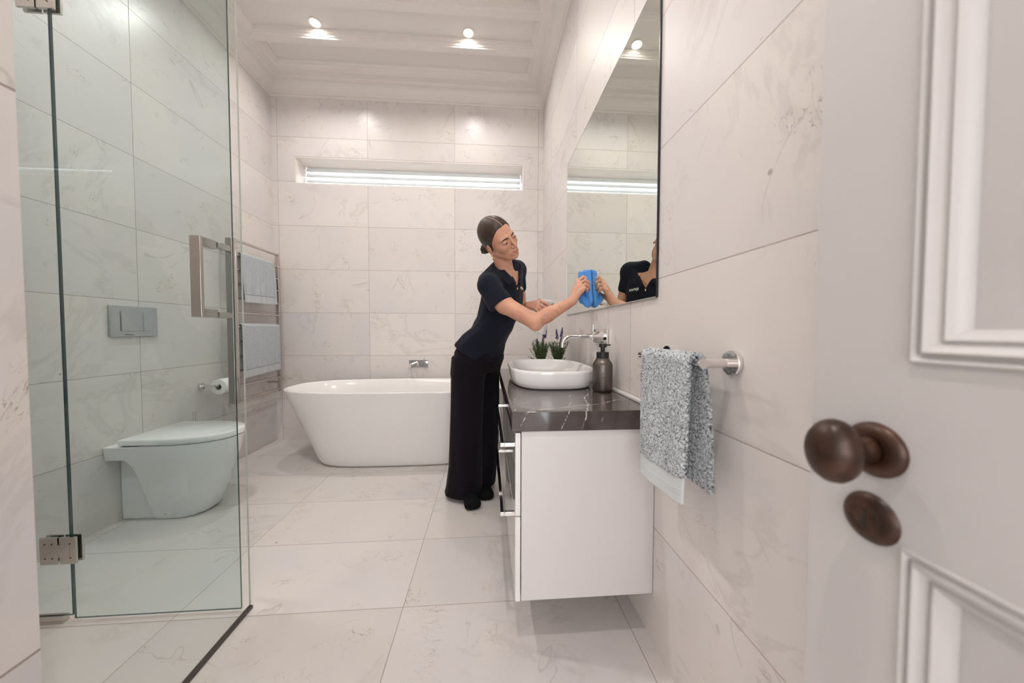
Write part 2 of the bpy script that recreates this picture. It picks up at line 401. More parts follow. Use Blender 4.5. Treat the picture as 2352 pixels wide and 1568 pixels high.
# ------------------------------------------------------------------ window and blind
def window():
    w = bpy.data.objects.new('window_1', None); w.location = (0, YB, WZ0); link(w, None, (0, YB, WZ0)); w['kind'] = 'structure'
    m = M_LACQUER_SIDE
    bm = bmesh.new(); e = 0.012
    box(bm, WX0, WX1, YB+0.002, YW, WZ1-e, WZ1); box(bm, WX0, WX1, YB+0.002, YW, WZ0, WZ0+e)
    box(bm, WX0, WX0+e, YB+0.002, YW, WZ0+e, WZ1-e); box(bm, WX1-e, WX1, YB+0.002, YW, WZ0+e, WZ1-e)
    mk('window_lining', bm, simple('warm_lining', (0.78, 0.72, 0.68), 0.4), w, smooth=False)
    bm = bmesh.new(); f = 0.03; y0, y1 = YB+0.255, YB+0.285
    a0, a1, c0, c1 = WX0+e, WX1-e, WZ0+e, WZ1-e
    box(bm, a0, a1, y0, y1, c0, c0+f); box(bm, a0, a1, y0, y1, c1-f, c1)
    box(bm, a0, a0+f, y0, y1, c0+f, c1-f); box(bm, a1-f, a1, y0, y1, c0+f, c1-f)
    for k in (1, 2):
        xm = a0+(a1-a0)*k/3; box(bm, xm-0.012, xm+0.012, y0, y1, c0+f, c1-f)
    mk('sash', bm, m, w, smooth=False)
    mk('pane', B(a0+f, a1-f, y0+0.012, y0+0.016, c0+f, c1-f), glass_mat('window_glass', (0.97, 0.99, 1.0)), w, smooth=False)
window()
M_SLAT = simple('white_blind_slat', (0.86, 0.87, 0.87), 0.35, **{'Transmission Weight': 0.0})
def slat_mat():
    m, t, p = newmat('white_translucent_slat'); g = NT(t)
    p.inputs['Base Color'].default_value = (0.88, 0.89, 0.89, 1); p.inputs['Roughness'].default_value = 0.4
    tl = g.n('ShaderNodeBsdfTranslucent'); tl.inputs[0].default_value = (0.9, 0.93, 0.95, 1)
    mx = g.n('ShaderNodeMixShader'); mx.inputs[0].default_value = 0.13
    out = t.nodes['Material Output']; g.l(p.outputs[0], mx.inputs[1]); g.l(tl.outputs[0], mx.inputs[2]); g.l(mx.outputs[0], out.inputs[0])
    return m
MS = slat_mat()
bl = thing('venetian_blind', (-0.71, YB+0.20, WZ1-0.02), 'white slatted blind glowing with daylight in the long high window above the bath', 'blind')
YS = YB+0.185
for k in range(4):
    zc = 2.592-0.0535*k; bm = bmesh.new()
    tl = math.radians(64)
    for s, nx in ((0, 0),):
        hw = 0.028; th = 0.0016; pts = []
        for i in range(7):
            q = -1+2*i/6; cy = q*hw; cz = 0.003*(1-q*q)
            pts.append((cy*math.cos(tl)-cz*math.sin(tl), cy*math.sin(tl)+cz*math.cos(tl)))
        top = [[bm.verts.new((x, YS+p[0], zc+p[1]+th)) for p in pts] for x in (WX0+0.018, WX1-0.018)]
        bot = [[bm.verts.new((x, YS+p[0], zc+p[1]-th)) for p in pts] for x in (WX0+0.018, WX1-0.018)]
        for i in range(6):
            bm.faces.new((top[0][i], top[1][i], top[1][i+1], top[0][i+1])); bm.faces.new((bot[0][i], bot[0][i+1], bot[1][i+1], bot[1][i]))
        for e in (0, 1):
            bm.faces.new([*top[e], *reversed(bot[e])])
        for i in (0, 6): bm.faces.new((top[0][i], top[1][i], bot[1][i], bot[0][i]))
    mk('slat', bm, MS, bl)
for k in range(7):
    x = WX0+0.16+k*(WX1-WX0-0.32)/6
    mk('ladder_cord', TB([(x, YS-0.03, 2.40), (x, YS-0.03, 2.61)], 0.0011, 6), M_WHITEPLASTIC, bl)

# ------------------------------------------------------------------ downlights
def emis(name, col, st):
    m = bpy.data.materials.new(name); m.use_nodes = True; t = m.node_tree; t.nodes.clear(); g = NT(t)
    e = g.n('ShaderNodeEmission'); e.inputs[0].default_value = (*col, 1); e.inputs[1].default_value = st
    o = g.n('ShaderNodeOutputMaterial'); g.l(e.outputs[0], o.inputs[0]); return m
M_LENS = emis('downlight_lens', (1.0, 0.90, 0.74), 14)
lab = ['round recessed ceiling light in front of the bath, nearest the mirror wall', 'round recessed ceiling light above the toilet side of the bath',
       'round recessed ceiling light above the walking floor and vanity', 'round recessed ceiling light above the shower enclosure',
       'round recessed ceiling light just inside the door', 'round recessed ceiling light in the shower corner']
for i, (x, y) in enumerate(LIGHTS):
    t = thing('downlight', (x, y, ZC), lab[i], 'ceiling light', 'recessed ceiling downlights')
    mk('trim_ring', LA([(0.036, 0.0), (0.046, 0.0), (0.048, -0.003), (0.044, -0.006), (0.036, -0.004), (0.036, 0.0)], (x, y, ZC)), simple('ring_white', (0.8, 0.78, 0.75), 0.4) if i == 0 else bpy.data.materials['ring_white'], t)
    mk('lens', LA([(0.0, -0.0005), (0.036, -0.0005), (0.036, -0.003), (0.0, -0.003)], (x, y, ZC)), M_LENS, t)
    area('downlight_lamp', (x, y, ZC-0.012), (0, 0, 0), 0.07, 0.07, LIGHT_W[i], (1.0, 0.955, 0.91), 'DISK', spread=math.radians(150 if i < 2 else 168))

# ------------------------------------------------------------------ panelled door, standing open
XD = 0.44; DE = 0.416; DB = -0.345; DT = 0.042
door = bpy.data.objects.new('door_1', None); door.location = (XD, DB, 0); link(door, None, (XD, DB, 0)); door['kind'] = 'structure'
def door_leaf():
    bm = bmesh.new()
    ys = (DB, DB+0.105, DE-0.103, DE); zs = (0.012, 0.23, 0.793, 0.990, 1.93, 2.06)
    box(bm, XD, XD+DT, ys[0], ys[1], zs[0], zs[5]); box(bm, XD, XD+DT, ys[2], ys[3], zs[0], zs[5])
    for a, b in ((0, 1), (2, 3), (4, 5)): box(bm, XD, XD+DT, ys[1], ys[2], zs[a], zs[b])
    for a, b in ((1, 2), (3, 4)):
        box(bm, XD+0.016, XD+0.026, ys[1], ys[2], zs[a], zs[b])
    return bm, ys, zs
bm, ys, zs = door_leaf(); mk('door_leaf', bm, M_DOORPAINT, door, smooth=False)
def moulding(y0, y1, z0, z1):
    # bolection moulding: offsets inwards from the opening edge, x heights towards the room
    prof = [(0.0, 0.0), (0.0, 0.0035), (0.002, 0.0045), (0.004, 0.003), (0.0055, 0.0), (0.0075, 0.0), (0.0095, 0.0045), (0.0115, 0.0055), (0.014, 0.0035), (0.019, -0.003), (0.0205, -0.0035), (0.022, -0.001), (0.024, -0.0005), (0.027, -0.003), (0.033, -0.010), (0.034, -0.0165)]
    bm = bmesh.new(); R = []
    for d, h in prof:
        R.append([bm.verts.new((XD-h, y, z)) for y, z in ((y0+d, z0+d), (y1-d, z0+d), (y1-d, z1-d), (y0+d, z1-d))])
    for a, b in zip(R, R[1:]):
        for k in range(4): bm.faces.new((a[k], a[(k+1) % 4], b[(k+1) % 4], b[k]))
    return bm
for a, b in ((1, 2), (3, 4)):
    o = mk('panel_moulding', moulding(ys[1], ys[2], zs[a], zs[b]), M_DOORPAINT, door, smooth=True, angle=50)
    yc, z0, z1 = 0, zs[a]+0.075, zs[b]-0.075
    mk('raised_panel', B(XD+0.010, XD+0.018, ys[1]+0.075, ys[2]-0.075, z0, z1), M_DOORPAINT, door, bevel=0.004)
KZ, KY = 0.888, 0.342
kn = mk('door_knob', LA([(0.0, 0.0750), (0.010, 0.0745), (0.0195, 0.072), (0.0285, 0.0665), (0.0345, 0.0585), (0.036, 0.0505), (0.034, 0.043), (0.028, 0.0370), (0.020, 0.033), (0.0145, 0.0305), (0.0125, 0.027), (0.0120, 0.022), (0.0135, 0.016), (0.0155, 0.010), (0.0155, 0.004)],
                         (XD, KY, KZ), (-1, 0, 0), n=48, sx=0.72), M_BRONZE, door, angle=80)
mk('rosette', LA([(0.0, 0.006), (0.014, 0.006), (0.017, 0.0095), (0.020, 0.010), (0.024, 0.009), (0.028, 0.0065), (0.0305, 0.003), (0.031, 0.0)], (XD, KY, KZ), (-1, 0, 0), n=48), M_BRONZE, door, angle=80)
ec = mk('escutcheon', LA([(0.0, 0.0085), (0.011, 0.0085), (0.0125, 0.0078), (0.014, 0.0085), (0.021, 0.0075), (0.026, 0.0045), (0.0285, 0.0)], (XD, 0.344, 0.808), (-1, 0, 0), n=48), M_BRONZE, door, angle=80)
bm = bmesh.new(); box(bm, XD-0.0092, XD-0.0084, 0.3428, 0.3452, 0.797, 0.818); mk('keyhole', bm, M_DARK, ec, smooth=False)

# ------------------------------------------------------------------ shower glass
YG = 1.245; XG = -0.8725; GT = 2.30
def pane(name, parent, x0, x1, y0, y1, z0, z1, m, edge):
    bm = bmesh.new(); fs = box(bm, x0, x1, y0, y1, z0, z1)
    thin = 0 if (x1-x0) < (y1-y0) else 1
    for f in fs:
        n = f.normal if f.normal.length else None
        f.normal_update(); f.material_index = 0 if abs(f.normal[thin]) > 0.9 else 1
    return mk(name, bm, [m, edge], parent, smooth=False)
sd = thing('shower_door', (-1.449, YG, 0), 'frameless clear glass shower door with a square D pull handle, hung on two metal hinges', 'shower door')
pane('glass_leaf', sd, -1.445, -0.893, YG-0.0032, YG+0.0032, 0.012, GT, M_GLASS, M_GLASSEDGE)
def hinge(z0, z1):
    bm = bmesh.new()
    box(bm, -1.536, -1.480, YG-0.013, YG-0.0055, z0, z1); box(bm, -1.474, -1.422, YG-0.013, YG-0.0055, z0, z1)
    box(bm, -1.536, -1.480, YG+0.0055, YG+0.013, z0, z1); box(bm, -1.474, -1.422, YG+0.0055, YG+0.013, z0, z1)
    box(bm, -1.480, -1.442, YG-0.015, YG-0.006, (z0+z1)/2-0.022, (z0+z1)/2+0.022)
    return bm
for z0, z1 in ((0.213, 0.307), (2.078, 2.172)):
    h = mk('hinge', hinge(z0, z1), M_SATIN, sd, bevel=0.0012)
    bm = bmesh.new()
    for x in (-1.519, -1.497, -1.440):
        for z in (z0+0.022, z1-0.022): lathe(bm, [(0.0, 0.0008), (0.0022, 0.0008), (0.0022, -0.001)], (x, YG-0.0135, z), (0, -1, 0), n=12)
    mk('screw', bm, M_DARK, h)
def dhandle():
    # outer square D pull standing into the shower, towards the camera
    bm = bmesh.new(); y0, y1 = YG-0.075, YG-0.006
    xa, xb = -0.975, -0.930
    box(bm, xa, xb, y0-0.012, y0, 1.066, 1.335)
    box(bm, xb-0.014, xb+0.000, y0, y1, 1.318, 1.335); box(bm, xb-0.014, xb, y0, y1, 1.066, 1.083)
    return bm
xa, xb = -0.972, -0.938
bm = bmesh.new(); y0 = YG-0.078
box(bm, xa, xb, y0, y0+0.013, 1.066, 1.334)
box(bm, xa+0.004, xb-0.004, y0+0.013, YG-0.0055, 1.304, 1.334); box(bm, xa+0.004, xb-0.004, y0+0.013, YG-0.0055, 1.066, 1.096)
mk('pull_handle', bm, M_SATIN, sd, bevel=0.0025)
bm = bmesh.new(); y1 = YG+0.075
box(bm, -0.966, -0.942, y1-0.012, y1, 0.745, 1.365)
for z in (1.312, 1.066): box(bm, -0.964, -0.944, YG+0.0055, y1-0.012, z, z+0.022)
mk('rear_pull_bar', bm, M_POLISHED, sd, bevel=0.002)
sp = thing('shower_side_panel', (-1.71, YG, 0), 'narrow fixed clear glass panel between the hinges and the tiled left wall', 'glass panel')
pane('glass_leaf', sp, XL+0.004, -1.451, YG-0.0032, YG+0.0032, 0.024, GT, M_GLASS, M_GLASSEDGE)
mk('bottom_channel', B(XL+0.004, -1.476, YG-0.011, YG+0.011, 0.0, 0.024), M_SATIN, sp, bevel=0.001)
sc = thing('shower_screen', (XG, 1.0, 0), 'fixed clear glass screen meeting the shower door at the corner above a dark floor channel', 'shower screen')
pane('glass_leaf', sc, XG-0.003, XG+0.003, 0.686, YG+0.012, 0.010, GT, M_GLASS_R, M_GLASSEDGE_L)
mk('floor_channel', B(XG-0.005, XG+0.009, 0.6925, YG+0.014, 0.0, 0.012), simple('dark_channel', (0.10, 0.085, 0.08), 0.3, 0.7), sc, bevel=0.001)

# ------------------------------------------------------------------ toilet (back to wall), its plate, roll and brush
TY = 2.010
tl = thing('toilet', (-1.75, TY, 0), 'white back-to-wall toilet with closed flat lid behind the shower glass', 'toilet')
def dsh(xb, xf, hw, z, n=64, e=2.3, bow=0.62):
    """D outline: square back at xb, rounded front at xf"""
    out = []; L = (xf-xb)*bow; xs = xf-L
    for k in range(n):
        t = -math.pi/2 + math.pi*k/(n-1)
        c, s = math.cos(t), math.sin(t)
        out.append((xs+L*abs(c)**(2/e), TY+hw*math.copysign(abs(s)**(2/e), s), z))
    out += [(xb, TY+hw, z), (xb, TY-hw, z)]
    return out
bm = bmesh.new()
loft(bm, [dsh(-1.785, -1.585, 0.108, 0.002), dsh(-1.79, -1.565, 0.115, 0.02), dsh(-1.81, -1.525, 0.132, 0.12), dsh(-1.825, -1.490, 0.148, 0.22), dsh(-1.845, -1.462, 0.163, 0.31), dsh(-1.87, -1.446, 0.172, 0.345), dsh(-1.885, -1.437, 0.177, 0.39), dsh(-1.89, -1.434, 0.178, 0.420)])
mk('bowl', bm, M_CERAMIC, tl, angle=50)
bm = bmesh.new()
box(bm, XL+0.001, -1.70, TY-0.100, TY+0.100, 0.0, 0.345); mk('rear_pedestal', bm, M_CERAMIC, tl, bevel=0.006)
bm = bmesh.new()
def led(z, x1, hw): return [(XL+0.001, TY-hw, z), (x1, TY-hw, z), (x1, TY+hw, z), (XL+0.001, TY+hw, z)]
loft(bm, [led(0.346, -1.86, 0.172), led(0.42, -1.80, 0.182)])
mk('rear_ledge', bm, M_CERAMIC, tl, bevel=0.006, seg=3)
bm = bmesh.new(); loft(bm, [dsh(-1.88, -1.444, 0.168, 0.4205), dsh(-1.88, -1.444, 0.168, 0.426)])
mk('seat', bm, M_CERAMIC, tl, angle=50)
bm = bmesh.new(); loft(bm, [dsh(-1.89, -1.430, 0.179, 0.4265), dsh(-1.893, -1.427, 0.182, 0.429), dsh(-1.893, -1.427, 0.182, 0.450), dsh(-1.890, -1.430, 0.179, 0.457), dsh(-1.88, -1.440, 0.170, 0.4600)])
mk('lid', bm, M_CERAMIC, tl, angle=50)
mk('bolt_cap', LA([(0.0, 0.004), (0.006, 0.003), (0.008, 0.0), (0.008, -0.004)], (-1.735, TY-0.1165, 0.030), (0, -1, 0), n=20), M_CHROME, tl)

PC = 2.002
fp = thing('flush_plate', (XL, PC, 1.07), 'rectangular satin grey dual flush plate on the tiled wall above the toilet', 'flush plate')
M_PLATE = simple('satin_chrome_plate', (0.50, 0.53, 0.545), 0.30, 0.85)
mk('plate', B(XL+0.001, XL+0.013, PC-0.125, PC+0.125, 0.987, 1.154), M_PLATE, fp, bevel=0.003)
mk('large_button', B(XL+0.013, XL+0.018, PC-0.075, PC+0.038, 1.017, 1.124), M_PLATE, fp, bevel=0.002)
mk('small_button', B(XL+0.013, XL+0.017, PC+0.041, PC+0.090, 1.017, 1.124), M_PLATE, fp, bevel=0.002)
bm = bmesh.new(); tube(bm, [(XL+0.0135, PC-0.055, 0.999), (XL+0.0135, PC-0.040, 0.999), (XL+0.0135, PC-0.030, 0.997), (XL+0.0135, PC-0.012, 0.997)], 0.0016, 8)
mk('maker_mark', bm, M_DARK, fp)

rh = thing('toilet_roll_holder', (XL, 2.43, 0.635), 'small chrome arm holding the toilet roll on the left wall', 'toilet roll holder')
mk('wall_flange', LA([(0.0, 0.022), (0.019, 0.022), (0.022, 0.018), (0.022, 0.001)], (XL, 2.42, 0.640), (1, 0, 0)), M_CHROME, rh)
bm = bmesh.new(); tube(bm, [(XL+0.02, 2.42, 0.640), (XL+0.088, 2.42, 0.640), (XL+0.097, 2.424, 0.640), (XL+0.10, 2.435, 0.640), (XL+0.10, 2.57, 0.640)], 0.008, 14)
mk('arm', bm, M_CHROME, rh)
rl = thing('toilet_roll', (XL+0.10, 2.50, 0.60), 'white roll of toilet paper hanging on the chrome arm above the toilet', 'toilet roll')
M_PAPER = fabric('tissue_paper', (0.83, 0.80, 0.77), 0.2, 300, sheen=0.0)
RC = (XL+0.10, 2.445, 0.628)
mk('paper', LA([(0.021, 0.0), (0.052, 0.0), (0.053, 0.002), (0.053, 0.103), (0.052, 0.105), (0.021, 0.105), (0.021, 0.0)], RC, (0, 1, 0), n=40), M_PAPER, rl)
mk('core', LA([(0.0205, 0.001), (0.0205, 0.104), (0.0190, 0.104), (0.0190, 0.001), (0.0205, 0.001)], RC, (0, 1, 0), n=32), simple('card', (0.42, 0.36, 0.30), 0.9), rl)
tb = thing('toilet_brush', (-1.90, 2.285, 0), 'chrome toilet brush handle rising just behind the closed toilet lid', 'toilet brush')
mk('holder', LA([(0.0, 0.001), (0.045, 0.001), (0.047, 0.004), (0.047, 0.30), (0.045, 0.302), (0.012, 0.303), (0.012, 0.300), (0.0, 0.300)], (-1.90, 2.285, 0)), M_CHROME, tb)
mk('handle', LA([(0.0, 0.303), (0.011, 0.303), (0.011, 0.493), (0.010, 0.495), (0.0, 0.495)], (-1.90, 2.285, 0), n=20), M_CHROME, tb)

# ------------------------------------------------------------------ heated towel rail
hr = thing('heated_towel_rail', (XL+0.10, 2.87, 0.49), 'polished steel ladder towel rail on the left wall beside the bath', 'heated towel rail')
for y in (2.625, 3.128):
    u = mk('upright', B(XL+0.085, XL+0.112, y-0.009, y+0.009, 0.478, 1.705), M_POLISHED, hr, bevel=0.002)
    for z in (0.56, 1.62): mk('wall_bracket', LA([(0.009, 0.0), (0.009, 0.085)], (XL, y, z), (1, 0, 0), n=16), M_POLISHED, u)
for z in (1.694, 1.590, 1.482, 1.376, 1.262, 1.155, 1.050, 0.940, 0.828, 0.716, 0.604, 0.496):
    mk('rung', TB([(XL+0.098, 2.634, z), (XL+0.098, 3.119, z)], 0.0105, 16), M_POLISHED, hr)

def cloth_grid(f, nu, nv, thick):
    """closed slab following surface f(u,v) -> (point, normal)"""
    top, bot = [], []
    bm = bmesh.new()
    P = [[f(i/nu, j/nv) for j in range(nv+1)] for i in range(nu+1)]
    N = np.array([[list(p) for p in r] for r in P])
    du = np.gradient(N, axis=0); dv = np.gradient(N, axis=1)
    nn = np.cross(du, dv); nn /= np.linalg.norm(nn, axis=2, keepdims=True)+1e-12
    a = N+nn*thick/2; b = N-nn*thick/2
    A = [[bm.verts.new(a[i, j]) for j in range(nv+1)] for i in range(nu+1)]
    C = [[bm.verts.new(b[i, j]) for j in range(nv+1)] for i in range(nu+1)]
    for i in range(nu):
        for j in range(nv):
            bm.faces.new((A[i][j], A[i+1][j], A[i+1][j+1], A[i][j+1])); bm.faces.new((C[i][j], C[i][j+1], C[i+1][j+1], C[i+1][j]))
    for j in range(nv):
        bm.faces.new((A[0][j], A[0][j+1], C[0][j+1], C[0][j])); bm.faces.new((A[nu][j], C[nu][j], C[nu][j+1], A[nu][j+1]))
    for i in range(nu):
        bm.faces.new((A[i][0], C[i][0], C[i+1][0], A[i+1][0])); bm.faces.new((A[i][nv], A[i+1][nv], C[i+1][nv], C[i][nv]))
    return bm
def hung_towel(name, label, xb, zb, y0, y1, zf, zr, group, amp=0.006, skew=0.0, r=0.018):
    """towel over a bar at (xb, zb): long front flap to zf on the room side, rear flap to zr"""
    t = thing(name, (xb, (y0+y1)/2, zb), label, 'towel', group)
    def path(s, y, part):
        fz = zf+skew*(y-y0)/(y1-y0)
        L1 = (zb-fz); L2 = math.pi*r; L3 = zb-zr
        d = s*(L1+L2+L3)
        wv = amp*(math.sin(y*38+1.0)+0.5*math.sin(y*71+d*4))
        if d < L1: k = 1-d/L1; return (xb+r+abs(wv)*k*1.2+0.004*k, zb-(L1-d))
        d -= L1
        if d < L2: a = d/r; return (xb+r*math.cos(a), zb+r*math.sin(a))
        d -= L2; return (xb-r, zb-d)
    tot = (zb-zf)+math.pi*r+(zb-zr); sb = 0.062/tot
    rj = [random.uniform(-0.002, 0.002) for _ in range(9)]
    def seg(s0, s1, nu, nv, th, jit):
        def f(u, v):
            s = s0+(s1-s0)*v; y = y0+(y1-y0)*u
            x, z = path(s, y, 0); return (x+jit*random.gauss(0, 1), y+jit*random.gauss(0, 1)+rj[int(s*8)]*0, z)
        return cloth_grid(f, nu, nv, th)
    mk('terry_body', seg(sb, 1, 90, 150, 0.008, 0.0007), M_TOWEL_RAIL, t, angle=180)
    mk('hem_band', seg(0, sb, 60, 12, 0.005, 0.0), M_BAND_RAIL, t, angle=180)
    return t
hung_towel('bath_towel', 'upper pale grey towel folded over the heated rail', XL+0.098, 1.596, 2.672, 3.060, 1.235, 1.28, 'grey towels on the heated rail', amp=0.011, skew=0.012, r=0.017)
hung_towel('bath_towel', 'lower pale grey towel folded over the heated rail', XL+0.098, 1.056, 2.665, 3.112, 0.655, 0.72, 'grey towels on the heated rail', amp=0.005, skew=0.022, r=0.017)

# ------------------------------------------------------------------ bath and its wall spout
BX, BY = -0.700, 2.782
bt = thing('bathtub', (BX, BY, 0), 'white freestanding bath with sloping ends standing on the tiled floor by the back wall', 'bathtub')
bm = bmesh.new()
out = [(0.000, 0.490, 0.245, 4.0), (0.006, 0.508, 0.262, 4.0), (0.025, 0.530, 0.276, 3.9), (0.055, 0.548, 0.285, 3.8), (0.15, 0.590, 0.302, 3.6), (0.27, 0.645, 0.322, 3.4), (0.40, 0.710, 0.341, 3.2), (0.52, 0.775, 0.355, 3.0), (0.565, 0.797, 0.360, 2.9), (0.574, 0.800, 0.361, 2.9), (0.578, 0.796, 0.358, 2.9),
       (0.577, 0.786, 0.349, 2.9), (0.570, 0.779, 0.343, 2.9), (0.50, 0.738, 0.325, 2.8), (0.35, 0.690, 0.290, 2.6), (0.22, 0.600, 0.255, 2.7), (0.16, 0.520, 0.22, 2.7), (0.145, 0.40, 0.16, 2.5)]
loft(bm, [sup(BX, BY, z, a+0.075, b, e, 128) for z, a, b, e in out])
mk('shell', bm, M_BATH, bt, angle=60)
mk('drain', LA([(0.0, 0.004), (0.028, 0.004), (0.032, 0.0), (0.032, -0.004)], (BX, BY, 0.147)), M_CHROME, bt)

def wallset(t, o, n, s):
    """plate, curved spout and pin-lever mixer; o = spout root on the wall, n = out of the wall, s = along the wall to the mixer"""
    o, n, s = Vector(o), Vector(n), Vector(s); z = Vector((0, 0, 1))
    T4 = Matrix((s, n, z)).transposed().to_4x4(); T4.translation = o
    return T4
bs = thing('bath_spout', (-0.66, YB, 0.707), 'chrome wall spout with square plate and lever above the bath', 'bath tap')
mk('wall_plate', B(-0.749, -0.572, YB-0.009, YB, 0.673, 0.742), M_CHROME, bs, bevel=0.001)
bm = bmesh.new(); c = (-0.705, 0.712)
tube(bm, [(c[0], YB-0.009, c[1]), (c[0], YB-0.12, c[1]), (c[0], YB-0.150, c[1]-0.004), (c[0], YB-0.172, c[1]-0.016), (c[0], YB-0.182, c[1]-0.035), (c[0], YB-0.184, c[1]-0.055)], 0.0095, 16); mk('spout', bm, M_CHROME, bs)
lv = mk('mixer_body', LA([(0.0, 0.058), (0.017, 0.058), (0.020, 0.055), (0.020, 0.009)], (-0.600, YB, 0.712), (0, -1, 0)), M_CHROME, bs)
mk('lever_pin', TB([(-0.600, YB-0.050, 0.730), (-0.600, YB-0.050, 0.762)], 0.0035, 10), M_CHROME, lv)

# ------------------------------------------------------------------ vanity, counter, basin
VY0, VY1 = 1.025, 2.205
vc = thing('vanity_cabinet', (0.31, 1.6, 0.162), 'white wall-hung vanity cabinet with four glossy drawers under the dark counter', 'cabinet')
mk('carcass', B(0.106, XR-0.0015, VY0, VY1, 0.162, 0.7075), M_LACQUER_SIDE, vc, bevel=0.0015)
ym = (VY0+VY1)/2
for (y0, y1) in ((VY0-0.001, ym-0.0015), (ym+0.0015, VY1)):
    for (z0, z1) in ((0.162, 0.4345), (0.4385, 0.7025)):
        d = mk('drawer', B(0.0865, 0.1030, y0, y1, z0, z1), M_GLOSSWHITE, vc, bevel=0.001)
        zt = z1-0.012 if z1 < 0.5 else 0.662
        if z1 < 0.5: zt = 0.4395
        if y0 > ym: continue
        bm = bmesh.new(); xh = 0.046
        box(bm, xh-0.0065, xh+0.0065, y0+0.012, y1-0.012, zt-0.0065, zt+0.0065)
        for yy in (y0+0.012, y1-0.024): box(bm, xh+0.0065, 0.0865 if z1 > 0.5 else 0.0865, yy, yy+0.012, zt-0.0065, zt+0.0065)
        mk('pull_handle', bm, M_CHROME, d, bevel=0.001)
ct = mk('vanity_counter', B(0.075, XR-0.0015, 1.018, 2.215, 0.708, 0.770), M_COUNTER, bevel=0.0015)
tag(ct, 'thick polished dark brown marble counter with white veins on the vanity', 'countertop')
bn = thing('vessel_basin', (0.30, 1.69, 0.770), 'white oval ceramic vessel basin standing on the dark marble counter', 'basin')
bx, by = 0.303, 1.682; bm = bmesh.new()
loft(bm, [sup(bx, by, z, a, b, e, 96) for z, a, b, e in ((0.7705, 0.170, 0.284, 3.2), (0.7730, 0.179, 0.294, 3.2), (0.779, 0.186, 0.302, 3.2), (0.795, 0.192, 0.309, 3.1), (0.815, 0.195, 0.313, 3.1), (0.836, 0.197, 0.316, 3.0), (0.847, 0.198, 0.317, 3.0), (0.851, 0.195, 0.314, 3.0), (0.849, 0.189, 0.308, 3.0), (0.838, 0.181, 0.297, 3.0), (0.812, 0.168, 0.282, 2.9), (0.792, 0.140, 0.24, 2.6), (0.785, 0.06, 0.10, 2.2))])
mk('bowl', bm, M_CERAMIC, bn, angle=60)
mk('waste', LA([(0.0, 0.004), (0.028, 0.004), (0.031, 0.0), (0.031, -0.003)], (bx, by, 0.7865)), M_CHROME, bn)
fx = XR-0.0015
bt2 = thing('basin_tap', (fx, 1.54, 0.998), 'chrome wall-mounted basin spout and lever mixer on a square plate under the mirror', 'tap')
mk('wall_plate', B(fx-0.009, fx, 1.447, 1.632, 0.965, 1.031), M_CHROME, bt2, bevel=0.001)
bm = bmesh.new(); c = (1.592, 0.998)
tube(bm, [(fx-0.009, *c), (0.415, *c), (0.397, c[0], c[1]-0.002), (0.381, c[0], c[1]-0.009), (0.369, c[0], c[1]-0.021), (0.364, c[0], c[1]-0.036), (0.3635, c[0], c[1]-0.056)], 0.0100, 18); mk('spout', bm, M_CHROME, bt2)
mb = mk('mixer_body', LA([(0.0, 0.066), (0.021, 0.066), (0.024, 0.063), (0.024, 0.009)], (fx, 1.487, 0.998), (-1, 0, 0)), M_CHROME, bt2)
mk('lever_pin', TB([(fx-0.058, 1.487, 1.02), (fx-0.058, 1.487, 1.052)], 0.0042, 12), M_CHROME, mb)

# soap dispenser
M_GUNMETAL = simple('brushed_gunmetal', (0.155, 0.135, 0.122), 0.30, 0.9, **{'Anisotropic': 0.8})
M_PUMP = simple('matte_black_plastic', (0.010, 0.009, 0.010), 0.45)
sx_, sy_, sz_ = 0.4795, 1.352, 0.7705
sd2 = thing('soap_dispenser', (sx_, sy_, sz_), 'brushed gunmetal pump bottle with black foam pump beside the basin', 'soap dispenser')
bo = mk('bottle', LA([(0.0, 0.0), (0.036, 0.0), (0.0395, 0.004), (0.041, 0.011), (0.041, 0.108), (0.0395, 0.115), (0.034, 0.125), (0.029, 0.132), (0.027, 0.138), (0.0, 0.138)], (sx_, sy_, sz_), n=48), M_GUNMETAL, sd2, angle=60)
mk('collar', LA([(0.0, 0.134), (0.0255, 0.134), (0.0255, 0.163), (0.0245, 0.164), (0.0, 0.164)], (sx_, sy_, sz_), n=40), M_PUMP, sd2)
bm = bmesh.new(); lathe(bm, [(0.0, 0.164), (0.009, 0.164), (0.009, 0.183), (0.0155, 0.184), (0.0155, 0.197), (0.0145, 0.199), (0.0, 0.199)], (sx_, sy_, sz_), n=28)
tube(bm, [(sx_+0.010, sy_, sz_+0.1935), (sx_+0.033, sy_, sz_+0.1930)], 0.0027, 12)
mk('pump_head', bm, M_PUMP, sd2)
def bottle_text(body, txt, size, ang, z, up=True, mat=M_PUMP, off=0.0):
    c = bpy.data.curves.new('lettering', 'FONT'); c.body = txt; c.size = size; c.extrude = 0.0002; c.offset = off; c.align_x = 'CENTER'; c.align_y = 'CENTER'
    o = bpy.data.objects.new('lettering', c); COL.objects.link(o)
    dg = bpy.context.evaluated_depsgraph_get(); me = bpy.data.meshes.new_from_object(o.evaluated_get(dg))
    bpy.data.objects.remove(o)
    bm = bmesh.new(); bm.from_mesh(me)
    return bm
bm = bottle_text(bo, 'aro', 0.019, 0, 0)
R_ = 0.0413
for v in bm.verts:
    X_, Y_, Z_ = v.co
    # lettering runs up the bottle
    a = -math.pi/2 - 0.32 + (-Y_)/R_; v.co = (sx_+(R_+Z_)*math.cos(a), sy_+(R_+Z_)*math.sin(a), sz_+0.070+X_)
mk('lettering', bm, M_PUMP, bo, smooth=False)

